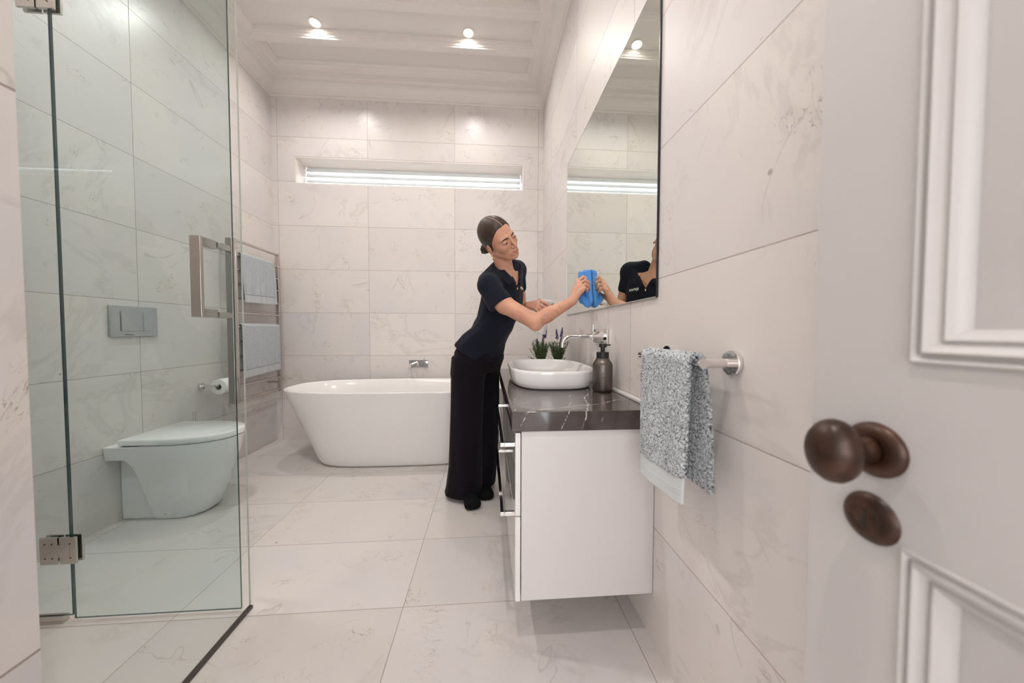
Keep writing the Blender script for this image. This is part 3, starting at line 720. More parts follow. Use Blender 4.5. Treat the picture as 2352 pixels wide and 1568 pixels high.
# lavender in two small pots behind the basin
M_LEAF = simple('lavender_leaf', (0.070, 0.105, 0.032), 0.7)
M_LEAF2 = simple('lavender_leaf_pale', (0.15, 0.19, 0.085), 0.7)
M_FLOWER = simple('lavender_flower', (0.095, 0.070, 0.19), 0.7)
M_POT = simple('pot_ceramic', (0.62, 0.60, 0.58), 0.4)
def lavender(x, y, label, heads, seed, spray):
    rnd = random.Random(seed); z0 = 0.7705; t = thing('lavender_plant', (x, y, z0), label, 'plant', 'lavender plants behind the basin')
    mk('pot', LA([(0.0, 0.0), (0.025, 0.0), (0.033, 0.058), (0.036, 0.058), (0.036, 0.066), (0.031, 0.066), (0.030, 0.055), (0.0, 0.055)], (x, y, z0), n=28), M_POT, t)
    bm = bmesh.new()
    def blade(p, d, L, wd, mi):
        d = Vector(d).normalized(); s = d.cross(Vector((rnd.uniform(-1, 1), rnd.uniform(-1, 1), 0.1))).normalized()*wd; cv = Vector((d.x, d.y, -0.4))*L*0.18
        a = [bm.verts.new(p-s*0.5), bm.verts.new(p+s*0.5)]; m_ = [bm.verts.new(p+d*L*0.5-s), bm.verts.new(p+d*L*0.5+s)]; e = bm.verts.new(p+d*L+cv)
        bm.faces.new((a[0], a[1], m_[1], m_[0])).material_index = mi; bm.faces.new((m_[0], m_[1], e)).material_index = mi
    for k in range(78):
        an = rnd.uniform(0, 2*math.pi); le = rnd.uniform(0.05, 0.44); H = rnd.uniform(0.07, 0.135)
        d = Vector((math.cos(an)*le, math.sin(an)*le, 1)).normalized(); b = Vector((x+math.cos(an)*0.016, y+math.sin(an)*0.016, z0+0.052))
        tube(bm, [b, b+d*H*0.5, b+d*H+Vector((0, 0, 0.006))], [0.0011, 0.0009, 0.0006], 5)
        for q in range(15):
            s = 0.12+0.88*q/14; p = b+d*H*s; a2 = rnd.uniform(0, 6.28)
            blade(p, d*1.3+Vector((math.cos(a2), math.sin(a2), 0.25)), rnd.uniform(0.014, 0.026), 0.0017, 1 if rnd.random() < 0.35 else 0)
    for (tx, tz) in spray:
        b = Vector((x, y, z0+0.058)); e = Vector((x+tx, y-0.01, z0+tz)); mid = (b+e)/2+Vector((tx*0.12, 0, -0.006)); pts = [b, mid, e]
        tube(bm, pts, [0.0012, 0.0010, 0.0006], 5)
        for q in range(26):
            s = 0.25+0.75*q/25; p = b.lerp(mid, s*2) if s < 0.5 else mid.lerp(e, s*2-1); a2 = rnd.uniform(0, 6.28)
            blade(p, Vector((tx*8+math.cos(a2), math.sin(a2), 0.8)), rnd.uniform(0.010, 0.016), 0.0013, rnd.randint(0, 1))
    mk('foliage', bm, [M_LEAF, M_LEAF2], t, smooth=False)
    for (dx, dz, lean) in heads:
        tip = Vector((x+dx, y+rnd.uniform(-0.015, 0.015), z0+dz)); b = Vector((x+dx*0.25, y, z0+0.06))
        mid = (b+tip)/2+Vector((-dx*0.15, 0, 0))
        bm = bmesh.new(); tube(bm, [b, mid, tip], [0.0012, 0.0010, 0.0008], 6); d = (tip-mid).normalized()
        L = 0.062
        for q in range(26):
            s = q/25; wd = 0.0095*(1-0.75*s) * (1.0 if q % 5 else 0.4); p = tip - d*L*(1-s) + d*0.004
            for r in range(3):
                a2 = rnd.uniform(0, 6.28); o2 = Vector((math.cos(a2), math.sin(a2), 0.3))*wd
                c = p+o2; h = rnd.uniform(0.0020, 0.0038)
                vs = [bm.verts.new(c+Vector(v)*h) for v in ((1, 0, 0), (0, 1, 0), (-1, 0, 0), (0, -1, 0), (0, 0, 1.6), (0, 0, -1.2))]
                for f in ((0, 1, 4), (1, 2, 4), (2, 3, 4), (3, 0, 4), (1, 0, 5), (2, 1, 5), (3, 2, 5), (0, 3, 5)): bm.faces.new([vs[i] for i in f]).material_index = 1
        mk('flower_stem', bm, [M_LEAF, M_FLOWER], t, smooth=False)
lavender(0.345, 2.115, 'potted lavender behind the basin, the one farther from the mirror wall', [(-0.030, 0.195, 0), (0.012, 0.200, 0), (0.022, 0.265, 0), (0.034, 0.262, 0)], 3, [(-0.075, 0.135), (-0.080, 0.085), (0.035, 0.13), (-0.06, 0.075)])
lavender(0.455, 2.115, 'potted lavender behind the basin, the one under the spout nearer the mirror wall', [(-0.010, 0.255, 0), (0.030, 0.268, 0), (0.018, 0.205, 0), (0.034, 0.205, 0)], 5, [(-0.04, 0.10), (-0.035, 0.065), (0.045, 0.075)])

# ------------------------------------------------------------------ mirror
MY0, MY1, MZ0, MZ1, MX = 1.020, 2.226, 1.129, 2.131, 0.534
mi = thing('wall_mirror', (XR, 1.62, MZ0), 'large frameless rectangular mirror on the right wall above the vanity', 'mirror')
M_MIRROR = simple('mirror_silver', (0.80, 0.845, 0.79), 0.0, 1.0)
mk('mirror_glass', B(MX, MX+0.0045, MY0+0.004, MY1-0.004, MZ0+0.004, MZ1-0.004), M_MIRROR, mi, smooth=False)
bm = bmesh.new(); e = 0.004
for (y0, y1, z0, z1) in ((MY1-e, MY1, MZ0, MZ1), (MY0+e, MY1-e, MZ0, MZ0+e), (MY0+e, MY1-e, MZ1-e, MZ1)):
    box(bm, MX-0.0004, MX+0.0045, y0, y1, z0, z1)
mk('polished_edge', bm, simple('polished_mirror_edge', (0.62, 0.66, 0.62), 0.12, 0.4), mi, smooth=False)
mk('dark_side_edge', B(MX-0.0004, XR-0.0004, MY0, MY0+0.004, MZ0, MZ1), simple('mirror_side', (0.012, 0.012, 0.018), 0.3), mi, smooth=False)

# ------------------------------------------------------------------ towel bar and hand towel on the right wall
tr = thing('towel_bar', (XR, 0.81, 0.95), 'short chrome towel bar on the tiled right wall beside the vanity', 'towel bar')
bz = 0.952; bxx = 0.463
for y in (0.690, 0.948):
    p = mk('post', LA([(0.0105, 0.0), (0.0105, XR-bxx-0.004)], (bxx, y, bz), (1, 0, 0), n=24), M_CHROME, tr)
    mk('flange', LA([(0.0, 0.010), (0.0265, 0.010), (0.028, 0.008), (0.028, 0.0008)], (XR, y, bz), (-1, 0, 0), n=40), M_CHROME, p)
mk('bar', TB([(bxx, 0.678, bz), (bxx, 0.968, bz)], 0.0108, 24), M_CHROME, tr)
ht = thing('hand_towel', (bxx, 0.82, bz), 'thick pale grey terry hand towel folded over the short chrome bar', 'towel')
def towel_flap(front):
    rr = 0.0175
    def f(u, v):
        # u across (0 = near camera edge, 1 = far), v along from front hem over the bar to the back hem
        y = 0.701+0.222*u
        Lf = 0.345-0.030*(1-u)*1.0+0.006*math.sin(u*5); Lb = 0.292-0.02*u
        tot = Lf+math.pi*rr+Lb; d = v*tot
        if d < Lf:
            k = 1-d/Lf; z = bz-(Lf-d); x = bxx-rr-0.010*k*(0.7+0.3*math.cos(u*3.0))-0.004*k*math.sin(u*9+1); y = y-0.006*k
        elif d < Lf+math.pi*rr:
            a = (d-Lf)/rr; x = bxx-rr*math.cos(a); z = bz+rr*math.sin(a)
        else:
            q = d-Lf-math.pi*rr; k = q/Lb; z = bz-q; x = bxx+rr+0.014*k+0.003*k*math.sin(u*7+2); y = y-0.012*math.sin(min(k*2.2, 1)*math.pi/2)*(1-u)
        return x, y, z
    return f
ff = towel_flap(True); v1 = 0.090
def fuzz(f, a, b, s):
    def g_(u, v):
        x, y, z = f(u, a+(b-a)*v); return (x+random.gauss(0, s), y+random.gauss(0, s), z+random.gauss(0, s))
    return g_
mk('terry_body', cloth_grid(fuzz(ff, v1, 1.0, 0.00065), 230, 600, 0.0105), M_TOWEL, ht, angle=180)
mk('hem_band', cloth_grid(fuzz(ff, 0.0, v1, 0.0), 60, 24, 0.0062), M_TOWELBAND, ht, angle=180)
bm = bmesh.new()
for vv in (0.034, 0.041, 0.048, 0.080, 0.088):
    pts = []
    for i in range(31):
        x, y, z = ff(i/30, vv); pts.append((x-0.0032, y, z))
    tube(bm, pts, 0.0008, 6)
mk('woven_ribs', bm, M_TOWEL, ht)

# ------------------------------------------------------------------ implicit-surface modelling for the figure
class Field:
    def __init__(s, lo, hi, h):
        s.lo = np.array(lo, np.float32); s.h = h
        s.n = np.ceil((np.array(hi)-np.array(lo))/h).astype(int)+1
        s.F = np.full(s.n, 1.0, np.float32)
    def sub(s, lo, hi):
        a = np.clip(np.floor((np.array(lo)-s.lo)/s.h).astype(int), 0, s.n-1); b = np.clip(np.ceil((np.array(hi)-s.lo)/s.h).astype(int)+1, 1, s.n)
        if np.any(b-a < 2): return None, None
        ax = [s.lo[i]+s.h*np.arange(a[i], b[i], dtype=np.float32) for i in range(3)]
        X, Y, Z = np.meshgrid(*ax, indexing='ij'); return tuple(slice(a[i], b[i]) for i in range(3)), (X, Y, Z)
    def add(s, prim, k=0.0, op='u'):
        fn, lo, hi = prim; m = k+3*s.h
        sl, g = s.sub(np.array(lo)-m, np.array(hi)+m)
        if sl is None: return
        d = fn(*g).astype(np.float32); f = s.F[sl]
        if op == 's': d = -d
        if op == 'u':
            r = np.minimum(f, d)
            if k > 0: hh = np.clip(k-np.abs(f-d), 0, None)/k; r = r-hh*hh*k*0.25
        else:
            r = np.maximum(f, d)
            if k > 0: hh = np.clip(k-np.abs(f-d), 0, None)/k; r = r+hh*hh*k*0.25
        s.F[sl] = r
    def mesh(s):
        F = s.F; n = F.shape; I = F < 0
        c = np.zeros(tuple(q-1 for q in n), np.uint8)
        for dx in (0, 1):
            for dy in (0, 1):
                for dz in (0, 1): c += I[dx:n[0]-1+dx, dy:n[1]-1+dy, dz:n[2]-1+dz]
        act = np.argwhere((c > 0) & (c < 8)); idx = np.full(c.shape, -1, np.int32); idx[tuple(act.T)] = np.arange(len(act))
        P = np.zeros((len(act), 3)); cnt = np.zeros(len(act))
        cor = [(x, y, z) for x in (0, 1) for y in (0, 1) for z in (0, 1)]
        val = {q: F[act[:, 0]+q[0], act[:, 1]+q[1], act[:, 2]+q[2]] for q in cor}
        for q in cor:
            for ax in range(3):
                if q[ax]: continue
                r = list(q); r[ax] = 1; r = tuple(r); a, b = val[q], val[r]; m = (a < 0) != (b < 0)
                t = np.where(m, a/np.where(m, a-b, 1), 0); p = np.tile(np.array(q, float), (len(act), 1)); p[:, ax] = t
                P[m] += p[m]; cnt[m] += 1
        V = (act+P/cnt[:, None])*s.h+s.lo
        Q = []
        for ax in range(3):
            o1, o2 = [(1, 2), (2, 0), (0, 1)][ax]
            sl0 = [slice(None)]*3; sl1 = [slice(None)]*3; sl0[ax] = slice(0, -1); sl1[ax] = slice(1, None)
            A_, B_ = I[tuple(sl0)], I[tuple(sl1)]; e = np.argwhere(A_ != B_)
            e = e[(e[:, o1] > 0) & (e[:, o2] > 0) & (e[:, o1] < n[o1]-1) & (e[:, o2] < n[o2]-1)]
            ins = A_[tuple(e.T)]
            def g(d1, d2):
                q = e.copy(); q[:, o1] -= d1; q[:, o2] -= d2; return idx[tuple(q.T)]
            q = np.stack([g(1, 1), g(0, 1), g(0, 0), g(1, 0)], 1); q[~ins] = q[~ins][:, ::-1]; Q.append(q)
        return V, np.concatenate(Q)
def V3(p): return np.array(tuple(p), float)
def cap(a, b, ra, rb=None):
    a, b = V3(a), V3(b); rb = ra if rb is None else rb; d = b-a; L = max(d@d, 1e-9); r = max(ra, rb)
    def fn(X, Y, Z):
        t = np.clip(((X-a[0])*d[0]+(Y-a[1])*d[1]+(Z-a[2])*d[2])/L, 0, 1)
        return np.sqrt((X-a[0]-t*d[0])**2+(Y-a[1]-t*d[1])**2+(Z-a[2]-t*d[2])**2)-(ra+(rb-ra)*t)
    return fn, np.minimum(a, b)-r, np.maximum(a, b)+r
def ell(c, r, R=np.eye(3)):
    """ellipsoid; R rows = local axes in world"""
    c = V3(c); r = V3(r); m = max(r)
    def fn(X, Y, Z):
        dx, dy, dz = X-c[0], Y-c[1], Z-c[2]
        q = [(dx*R[i][0]+dy*R[i][1]+dz*R[i][2]) for i in range(3)]
        k0 = np.sqrt(sum((q[i]/r[i])**2 for i in range(3))); k1 = np.sqrt(sum((q[i]/r[i]**2)**2 for i in range(3)))+1e-9
        return k0*(k0-1)/k1
    return fn, c-m, c+m
def stack(rows, ang, wob=None):
    """rows: (z, cx, cy, a, b); ellipse with long axis turned by ang (radians, may be list)"""
    rows = sorted(rows); A = np.array(rows, float); angs = np.full(len(rows), ang) if not hasattr(ang, '__len__') else np.array(ang)[::1]
    zs = A[:, 0]
    fine = np.linspace(zs[0], zs[-1], 200)
    def sm(col):
        v = np.interp(fine, zs, col); k = np.hanning(13); k /= k.sum(); return np.convolve(np.pad(v, 6, mode='edge'), k, 'valid')
    tab = [sm(A[:, i]) for i in range(1, 5)]+[sm(angs)]
    def fn(X, Y, Z):
        g = lambda t: np.interp(Z, fine, t)
        cx, cy, a, b, an = [g(t) for t in tab]; dx, dy = X-cx, Y-cy; c, s_ = np.cos(an), np.sin(an)
        u, v = dx*c+dy*s_, -dx*s_+dy*c
        if wob is not None:
            th = np.arctan2(v/b, u/a); f = 1+wob(th, Z); a = a*f; b = b*f
        k0 = np.sqrt((u/a)**2+(v/b)**2); k1 = np.sqrt((u/a**2)**2+(v/b**2)**2)+1e-9
        d = np.where(k0 < 1e-3, -np.minimum(a, b), k0*(k0-1)/k1)
        return np.maximum(d, np.maximum(Z-zs[-1], zs[0]-Z))
    m = A[:, 3:5].max()*1.12
    return fn, (A[:, 1].min()-m, A[:, 2].min()-m, zs[0]), (A[:, 1].max()+m, A[:, 2].max()+m, zs[-1])
def halfspace(p, n, lo, hi):
    p, n = V3(p), V3(n); n = n/np.linalg.norm(n)
    return (lambda X, Y, Z: (X-p[0])*n[0]+(Y-p[1])*n[1]+(Z-p[2])*n[2]), lo, hi
def mesh_obj(name, VQ, mats, parent, matfn=None, V_extra=None):
    V, Q = VQ; V = V - np.array(WL[parent.name]) if parent is not None else V
    me = bpy.data.meshes.new(name); me.vertices.add(len(V)); me.vertices.foreach_set('co', V.astype(np.float32).ravel())
    me.loops.add(len(Q)*4); me.loops.foreach_set('vertex_index', Q.ravel().astype(np.int32))
    me.polygons.add(len(Q)); me.polygons.foreach_set('loop_start', np.arange(0, len(Q)*4, 4, dtype=np.int32))
    for m in (mats if isinstance(mats, (list, tuple)) else [mats]): me.materials.append(m)
    if matfn is not None:
        cen = VQ[0][Q].mean(1); me.polygons.foreach_set('material_index', matfn(cen).astype(np.int32))
    me.update(calc_edges=True); me.validate()
    me.polygons.foreach_set('use_smooth', np.ones(len(me.polygons), bool))
    o = bpy.data.objects.new(name, me); link(o, parent); return o

# ------------------------------------------------------------------ the cleaner
pr = thing('person', (-0.06, 2.0, 0), 'person in a navy polo shirt and black wide trousers leaning in to wipe the mirror', 'person')
# head frame: L = her left, Fh = where she faces, Uh = crown
Lh = np.array([.59, .54, .59]); Uh = np.array([-.41, -.43, .80]); Lh /= np.linalg.norm(Lh); Uh -= Lh*(Uh@Lh); Uh /= np.linalg.norm(Uh); Fh = np.cross(Lh, Uh)
al = math.radians(12); Lh, Fh = Lh*math.cos(al)+Fh*math.sin(al), Fh*math.cos(al)-Lh*math.sin(al)
be = math.radians(8); Fh, Uh = Fh*math.cos(be)-Uh*math.sin(be), Uh*math.cos(be)+Fh*math.sin(be)
RO = np.array(Matrix.Rotation(math.radians(-5), 3, Vector((0.03, 1, 0.2)).normalized())); Lh, Fh, Uh = RO@Lh, RO@Fh, RO@Uh
HS = 1.03; HO = V3(at(1146, 549, 1.77)); RH = np.array([Lh, Fh, Uh])
def hp(l, f, u): return HO+HS*(l*Lh+f*Fh+u*Uh)
def hl(C): return ((C-HO)@RH.T)/HS
def hell(c, r, R=None): return ell(hp(*c), [q*HS for q in r], RH if R is None else R)
def hcap(a, b, ra, rb=None): return cap(hp(*a), hp(*b), ra*HS, None if rb is None else rb*HS)
lo, hi = HO-0.175, HO+0.175
hf = Field(lo, hi, 0.0016)
hf.add(hell((0, -0.016, 0.030), (0.0715, 0.096, 0.086)))
hf.add(hell((0, 0.030, -0.020), (0.057, 0.060, 0.085)), 0.02)
hf.add(hell((0, 0.038, -0.064), (0.042, 0.045, 0.039)), 0.02)
hf.add(hell((0, 0.076, -0.095), (0.017, 0.013, 0.012)), 0.016)
for s in (-1, 1):
    hf.add(hell((s*0.037, 0.055, -0.026), (0.022, 0.024, 0.020)), 0.02)
    hf.add(hcap((s*0.047, 0.004, -0.055), (s*0.020, 0.062, -0.088), 0.013), 0.02)
    hf.add(hcap((s*0.012, 0.083, 0.018), (s*0.040, 0.069, 0.016), 0.0075), 0.014)
    hf.add(hell((s*0.032, 0.094, 0.000), (0.016, 0.012, 0.010)), 0.010, 's')
hf.add(hcap((0, 0.082, 0.012), (0, 0.108, -0.028), 0.0062, 0.0078), 0.010)
hf.add(hell((0, 0.109, -0.033), (0.0088, 0.0085, 0.0075)), 0.006)
for s in (-1, 1):
    hf.add(hell((s*0.0115, 0.097, -0.036), (0.0068, 0.0085, 0.0062)), 0.005)
    hf.add(hell((s*0.0055, 0.104, -0.0425), (0.0028, 0.0045, 0.0025)), 0.002, 's')
    # eyelids over the eyeball, parted by a narrow slit
    hf.add(hell((s*0.0315, 0.0755, -0.002), (0.0135, 0.0140, 0.0120)), 0.004)
    hf.add(hell((s*0.0315, 0.0905, -0.0050), (0.0115, 0.0070, 0.0023)), 0.0015, 's')
# mouth: muzzle, lips, parting line, philtrum
hf.add(hell((0, 0.083, -0.066), (0.026, 0.014, 0.019)), 0.014)
def lipx(l): return 0.0955-abs(l)**2*14.0
for a, b in ((-0.022, -0.008), (-0.008, 0.0), (0.0, 0.008), (0.008, 0.022)):
    hf.add(hcap((a, lipx(a)-0.002, -0.0625+abs(a)*0.30), (b, lipx(b)-0.002, -0.0625+abs(b)*0.30), 0.0023-abs(a)*0.04, 0.0023-abs(b)*0.04), 0.003)
    hf.add(hcap((a*0.85, lipx(a*0.85)-0.003, -0.0715+abs(a)*0.36), (b*0.85, lipx(b*0.85)-0.003, -0.0715+abs(b)*0.36), 0.0030-abs(a)*0.07, 0.0030-abs(b)*0.07), 0.003)
for a, b in ((-0.026, -0.010), (-0.010, 0.010), (0.010, 0.026)):
    hf.add(hcap((a, lipx(a)+0.0035, -0.0665+abs(a)*0.34), (b, lipx(b)+0.0035, -0.0665+abs(b)*0.34), 0.0012), 0.0015, 's')
hf.add(hell((0, 0.094, -0.0835), (0.016, 0.006, 0.004)), 0.006, 's')
for s in (-1, 1):   # ears
    e0 = (s*0.0735, -0.010, -0.018)
    hf.add(hell(e0, (0.0070, 0.0145, 0.026)), 0.004)
    hf.add(hell((s*0.0815, -0.008, -0.014), (0.0065, 0.0080, 0.0160)), 0.0015, 's'); hf.add(hell((s*0.078, -0.004, -0.018), (0.003, 0.004, 0.006)), 0.002)
    hf.add(hell((s*0.0745, 0.000, -0.043), (0.0058, 0.0075, 0.0085)), 0.004)
NK0, NK1 = V3(at(1163, 640, 1.87)), HO+HS*(-0.022*Fh-0.055*Uh)
hf.add(cap(NK0, NK1, 0.050, 0.050), 0.018)
cutp = NK0*0.55+NK1*0.45; cn = (NK1-NK0)/np.linalg.norm(NK1-NK0)
hf.add(halfspace(cutp-cn*0.006, cn, lo, hi), 0, 's') if False else None

def skin_mat():
    m, t, p = newmat('warm_skin'); g = NT(t); pos = g.n('ShaderNodeNewGeometry').outputs['Position']
    n = g.noise(pos, 14, 3, 0.5, 0)
    base = g.mix(g.maprange(n, 0.35, 0.7), (0.60, 0.315, 0.212), (0.54, 0.262, 0.175))
    # inked drawings on the right arm and hand
    def blob(c, r):
        d = g.n('ShaderNodeVectorMath', operation='DISTANCE'); g.l(pos, d.inputs[0]); d.inputs[1].default_value = tuple(c)
        return g.maprange(d.outputs['Value'], r*0.75, r*1.05, 1, 0)
    tot = None
    for c, r in TATT:
        b = blob(c, r); tot = b if tot is None else g.math('MAXIMUM', tot, b)
    n2 = g.noise(pos, 95, 3, 0.6, 1.2); ln = g.maprange(g.math('ABSOLUTE', g.math('SUBTRACT', n2, 0.5)), 0.0, 0.045, 1, 0)
    n3 = g.noise(pos, 40, 2, 0.5, 0); ln = g.math('MULTIPLY', ln, g.maprange(n3, 0.45, 0.55))
    ink = g.math('MULTIPLY', g.math('MULTIPLY', tot, ln), 0.72)
    g.l(g.mix(ink, base, (0.05, 0.032, 0.028)), p.inputs['Base Color'])
    p.inputs['Roughness'].default_value = 0.48; p.inputs['Subsurface Weight'].default_value = 0.12
    p.inputs['Subsurface Radius'].default_value = (0.012, 0.004, 0.002); p.inputs['Subsurface Scale'].default_value = 0.6
    return m
SH_R, EL_R, WR_R = V3(at(1122, 657, 1.755)), V3(at(1229, 739, 1.64)), V3(at(1314, 692, 1.665))
SH_L, EL_L, WR_L = V3(at(1187, 621, 2.03)), V3(at(1196, 722, 2.10)), V3(at(1213, 702, 1.975))
TATT = [(at(1189, 732, 1.63), 0.045), (at(1255, 738, 1.615), 0.040), (at(1273, 727, 1.62), 0.035), (at(1292, 702, 1.62), 0.022), (at(1310, 704, 1.635), 0.022), (at(1325, 665, 1.63), 0.030)]
M_SKIN = skin_mat()
M_LIP = simple('lip', (0.50, 0.165, 0.135), 0.38)
M_SCALP = simple('scalp_parting', (0.50, 0.30, 0.24), 0.6)

# arms, hands, shoulders and neck at a finer grid; torso and legs coarser, all one surface
bf = Field((-0.16, 1.52, 0.96), (0.555, 2.18, 1.50), 0.0026)
CH = [(1.36, .112, 1.925, .075, .055), (1.31, .100, 1.925, .120, .080), (1.26, .090, 1.93, .140, .095), (1.17, .080, 1.935, .138, .098), (1.10, .060, 1.945, .122, .090), (1.04, .028, 1.965, .122, .092), (0.95, -.030, 2.00, .145, .105)]
TH_ = math.radians(58)
bf.add(stack(CH, TH_))
bf.add(cap(NK0+(NK0-NK1)*0.15, NK1, 0.050, 0.049), 0.03)
bf.add(cap(NK0-cn*0.02, SH_R+np.array([0, 0, 0.012]), 0.040, 0.040), 0.03); bf.add(cap(NK0-cn*0.02, SH_L+np.array([0, 0, 0.005]), 0.040, 0.038), 0.03)
MID_R = V3(at(1158, 699, 1.715)); bf.add(cap(SH_R+np.array([0, 0, -0.012]), MID_R, 0.036, 0.0450), 0.01); bf.add(cap(MID_R, EL_R, 0.0455, 0.038), 0.02)
EF = EL_R*0.68+WR_R*0.32
bf.add(cap(EL_R, EF, 0.0365, 0.0365), 0.014); bf.add(cap(EF, WR_R, 0.0365, 0.0235), 0.012)
bf.add(ell(EL_R+np.array([0.004, 0.0, -0.022]), (0.022, 0.022, 0.020)), 0.02)
bf.add(cap(SH_L, EL_L, 0.045, 0.038), 0.02); bf.add(cap(EL_L, WR_L, 0.036, 0.0235), 0.012)
def finger(pts, r0, r1, k=0.004):
    n = len(pts)-1
    for i in range(n):
        a = r0+(r1-r0)*i/n; b = r0+(r1-r0)*(i+1)/n
        bf.add(cap(pts[i], pts[i+1], a, b), 0.010 if i == 0 else k)
def hand(W, mcps, fingers, thumb, pr_=0.0125):
    for q in mcps: bf.add(cap(W+(q-W)*0.15, q, 0.0165, pr_), 0.013)
    for f in fingers: finger(f, 0.0094, 0.0074)
    finger(thumb, 0.0125, 0.0090, 0.006)
P = lambda u, v, y: V3(at(u, v, y))
mR = [P(1327, 647, 1.700), P(1330, 652, 1.680), P(1333, 659, 1.660), P(1335, 668, 1.645)]
fR = [[mR[0], P(1339, 636, 1.695), P(1347, 639, 1.692), P(1350, 645, 1.694)],
      [mR[1], P(1344, 644, 1.668), P(1351, 648, 1.670), P(1352, 654, 1.676)],
      [mR[2], P(1345, 653, 1.650), P(1351, 657, 1.654), P(1352, 662, 1.662)],
      [mR[3], P(1343, 662, 1.640), P(1348, 665, 1.648), P(1349, 669, 1.658)]]
tR = [WR_R+(P(1326, 678, 1.70)-WR_R)*0.5, P(1330, 676, 1.712), P(1341, 664, 1.722), P(1349, 654, 1.715)]
hand(WR_R, mR, fR, tR)
mL = [P(1234, 694, 1.955), P(1235, 698, 1.935), P(1234, 704, 1.925), P(1231, 710, 1.920)]
fL = [[mL[0], P(1244, 692, 1.935), P(1255, 698, 1.918), P(1264, 704, 1.912)],
      [mL[1], P(1243, 702, 1.910), P(1251, 706, 1.902), P(1258, 705, 1.902)],
      [mL[2], P(1241, 711, 1.900), P(1249, 714, 1.897), P(1256, 712, 1.905)],
      [mL[3], P(1237, 719, 1.900), P(1244, 721, 1.900), P(1250, 718, 1.908)]]
tL = [WR_L+(P(1222, 694, 1.985)-WR_L)*0.6, P(1240, 690, 1.985), P(1256, 693, 1.985), P(1269, 697, 1.960)]
hand(WR_L, mL, fL, tL)
BODY1 = bf.mesh()
# lower body inside the trousers
lf = Field((-0.30, 1.80, 0.0), (0.20, 2.30, 1.00), 0.006)
PEL = [(1.00, .0, 1.975, .130, .095), (0.93, -.040, 2.01, .158, .112), (0.86, -.052, 2.02, .160, .115), (0.80, -.052, 2.02, .145, .105)]
lf.add(stack(PEL, math.radians(52)))
ANR, ANL = V3((-0.125, 2.045, 0.085)), V3((-0.025, 2.135, 0.085))
HPR, HPL = V3((-0.115, 1.955, 0.84)), V3((0.010, 2.085, 0.84))
for hpj, an in ((HPR, ANR), (HPL, ANL)):
    kn_ = hpj*0.46+an*0.54
    lf.add(cap(hpj, kn_, 0.070, 0.050), 0.03); lf.add(cap(kn_, an, 0.048, 0.030), 0.02)
def foot(an, toe, o):
    o.add(cap(an+np.array([0, 0.012, -0.045]), toe, 0.036, 0.028), 0.01); o.add(cap(an, an+np.array([0, 0.01, -0.04]), 0.034, 0.038), 0.02)
    t = toe-an; t[2] = 0; t /= np.linalg.norm(t); s_ = np.array([t[1], -t[0], 0])
    for q in (-1, 1): o.add(cap(an+t*0.05+s_*q*0.008+np.array([0, 0, -0.055]), toe+s_*q*0.021+np.array([0, 0, -0.003]), 0.027, 0.0245), 0.012)
TOR, TOL = V3((-0.086, 1.888, 0.030)), V3((-0.010, 1.990, 0.030))
foot(ANR, TOR, lf); foot(ANL, TOL, lf)
lf.F = np.maximum(lf.F, (lf.lo[2]+lf.h*np.arange(lf.n[2]) < 0.004)[None, None, :]*1.0-0.0) if False else lf.F
BODY2 = lf.mesh()
HEADM = hf.mesh()
def join(*ms):
    Vs, Qs, o = [], [], 0
    for V, Q in ms: Vs.append(V); Qs.append(Q+o); o += len(V)
    return np.concatenate(Vs), np.concatenate(Qs)
def clip_below(m, p, n):
    V, Q = m; keep = ((V-p)@n)[Q].mean(1) > 0; return V, Q[keep]
def clean(m):
    V, Q = m; used = np.unique(Q); mp = np.full(len(V), -1); mp[used] = np.arange(len(used)); return V[used], mp[Q]
HEADM = clean(clip_below(HEADM, cutp-cn*0.004, cn))
bV, bQ = BODY1
keep = ~((((bV-cutp)@cn)[bQ].mean(1) > 0.0) & (np.linalg.norm(bV[bQ].mean(1)-(NK1+cutp)/2, axis=1) < 0.11))
BODY1 = clean((bV, bQ[keep])); 
nh = len(HEADM[1])
def bodymat(C):
    q = hl(C); l, f, u = q[:, 0], q[:, 1], q[:, 2]
    w_ = np.clip(1-(np.abs(l)/0.0245)**2, 0, 1); mid = -0.0665+np.abs(l)*0.33
    lips = (np.abs(l) < 0.0245) & (u < mid+0.0044*np.sqrt(w_)) & (u > mid-0.0068*np.sqrt(w_)) & (f > 0.070)
    out = np.zeros(len(C), int); out[lips] = 1; return out
body = mesh_obj('body', join(HEADM, BODY1, BODY2), [M_SKIN, M_LIP], pr, bodymat)

# eyes
M_EYE = simple('eye_white', (0.72, 0.66, 0.62), 0.15); M_IRIS = simple('iris', (0.035, 0.018, 0.010), 0.1)
for s in (-1, 1):
    gz = np.array([0.25, 0.90, -0.42]); gz /= np.linalg.norm(gz)
    c = (s*0.0315, 0.0765, -0.0035); ef = Field(hp(*c)-0.02, hp(*c)+0.02, 0.0010); ef.add(hell(c, (0.0118, 0.0118, 0.0118)))
    cc = hp(*c)
    def em(C, cc=cc, gz=gz):
        q = (C-cc)@RH.T; q /= np.linalg.norm(q, axis=1)[:, None]; return (q@gz > 0.885).astype(int)
    mesh_obj('eye', ef.mesh(), [M_EYE, M_IRIS], pr, em)
M_BROW = simple('brow_hair', (0.030, 0.017, 0.011), 0.8)
def onhead(l, u, off=0.0):
    """point on the face surface at local (l, u), marching in from the front"""
    f = np.linspace(0.14, 0.02, 240); pts = np.array([hp(l, q, u) for q in f]); ij = np.round((pts-hf.lo)/hf.h).astype(int)
    v = hf.F[ij[:, 0], ij[:, 1], ij[:, 2]]; k = np.argmax(v < 0); return hp(l, f[k]+off, u)
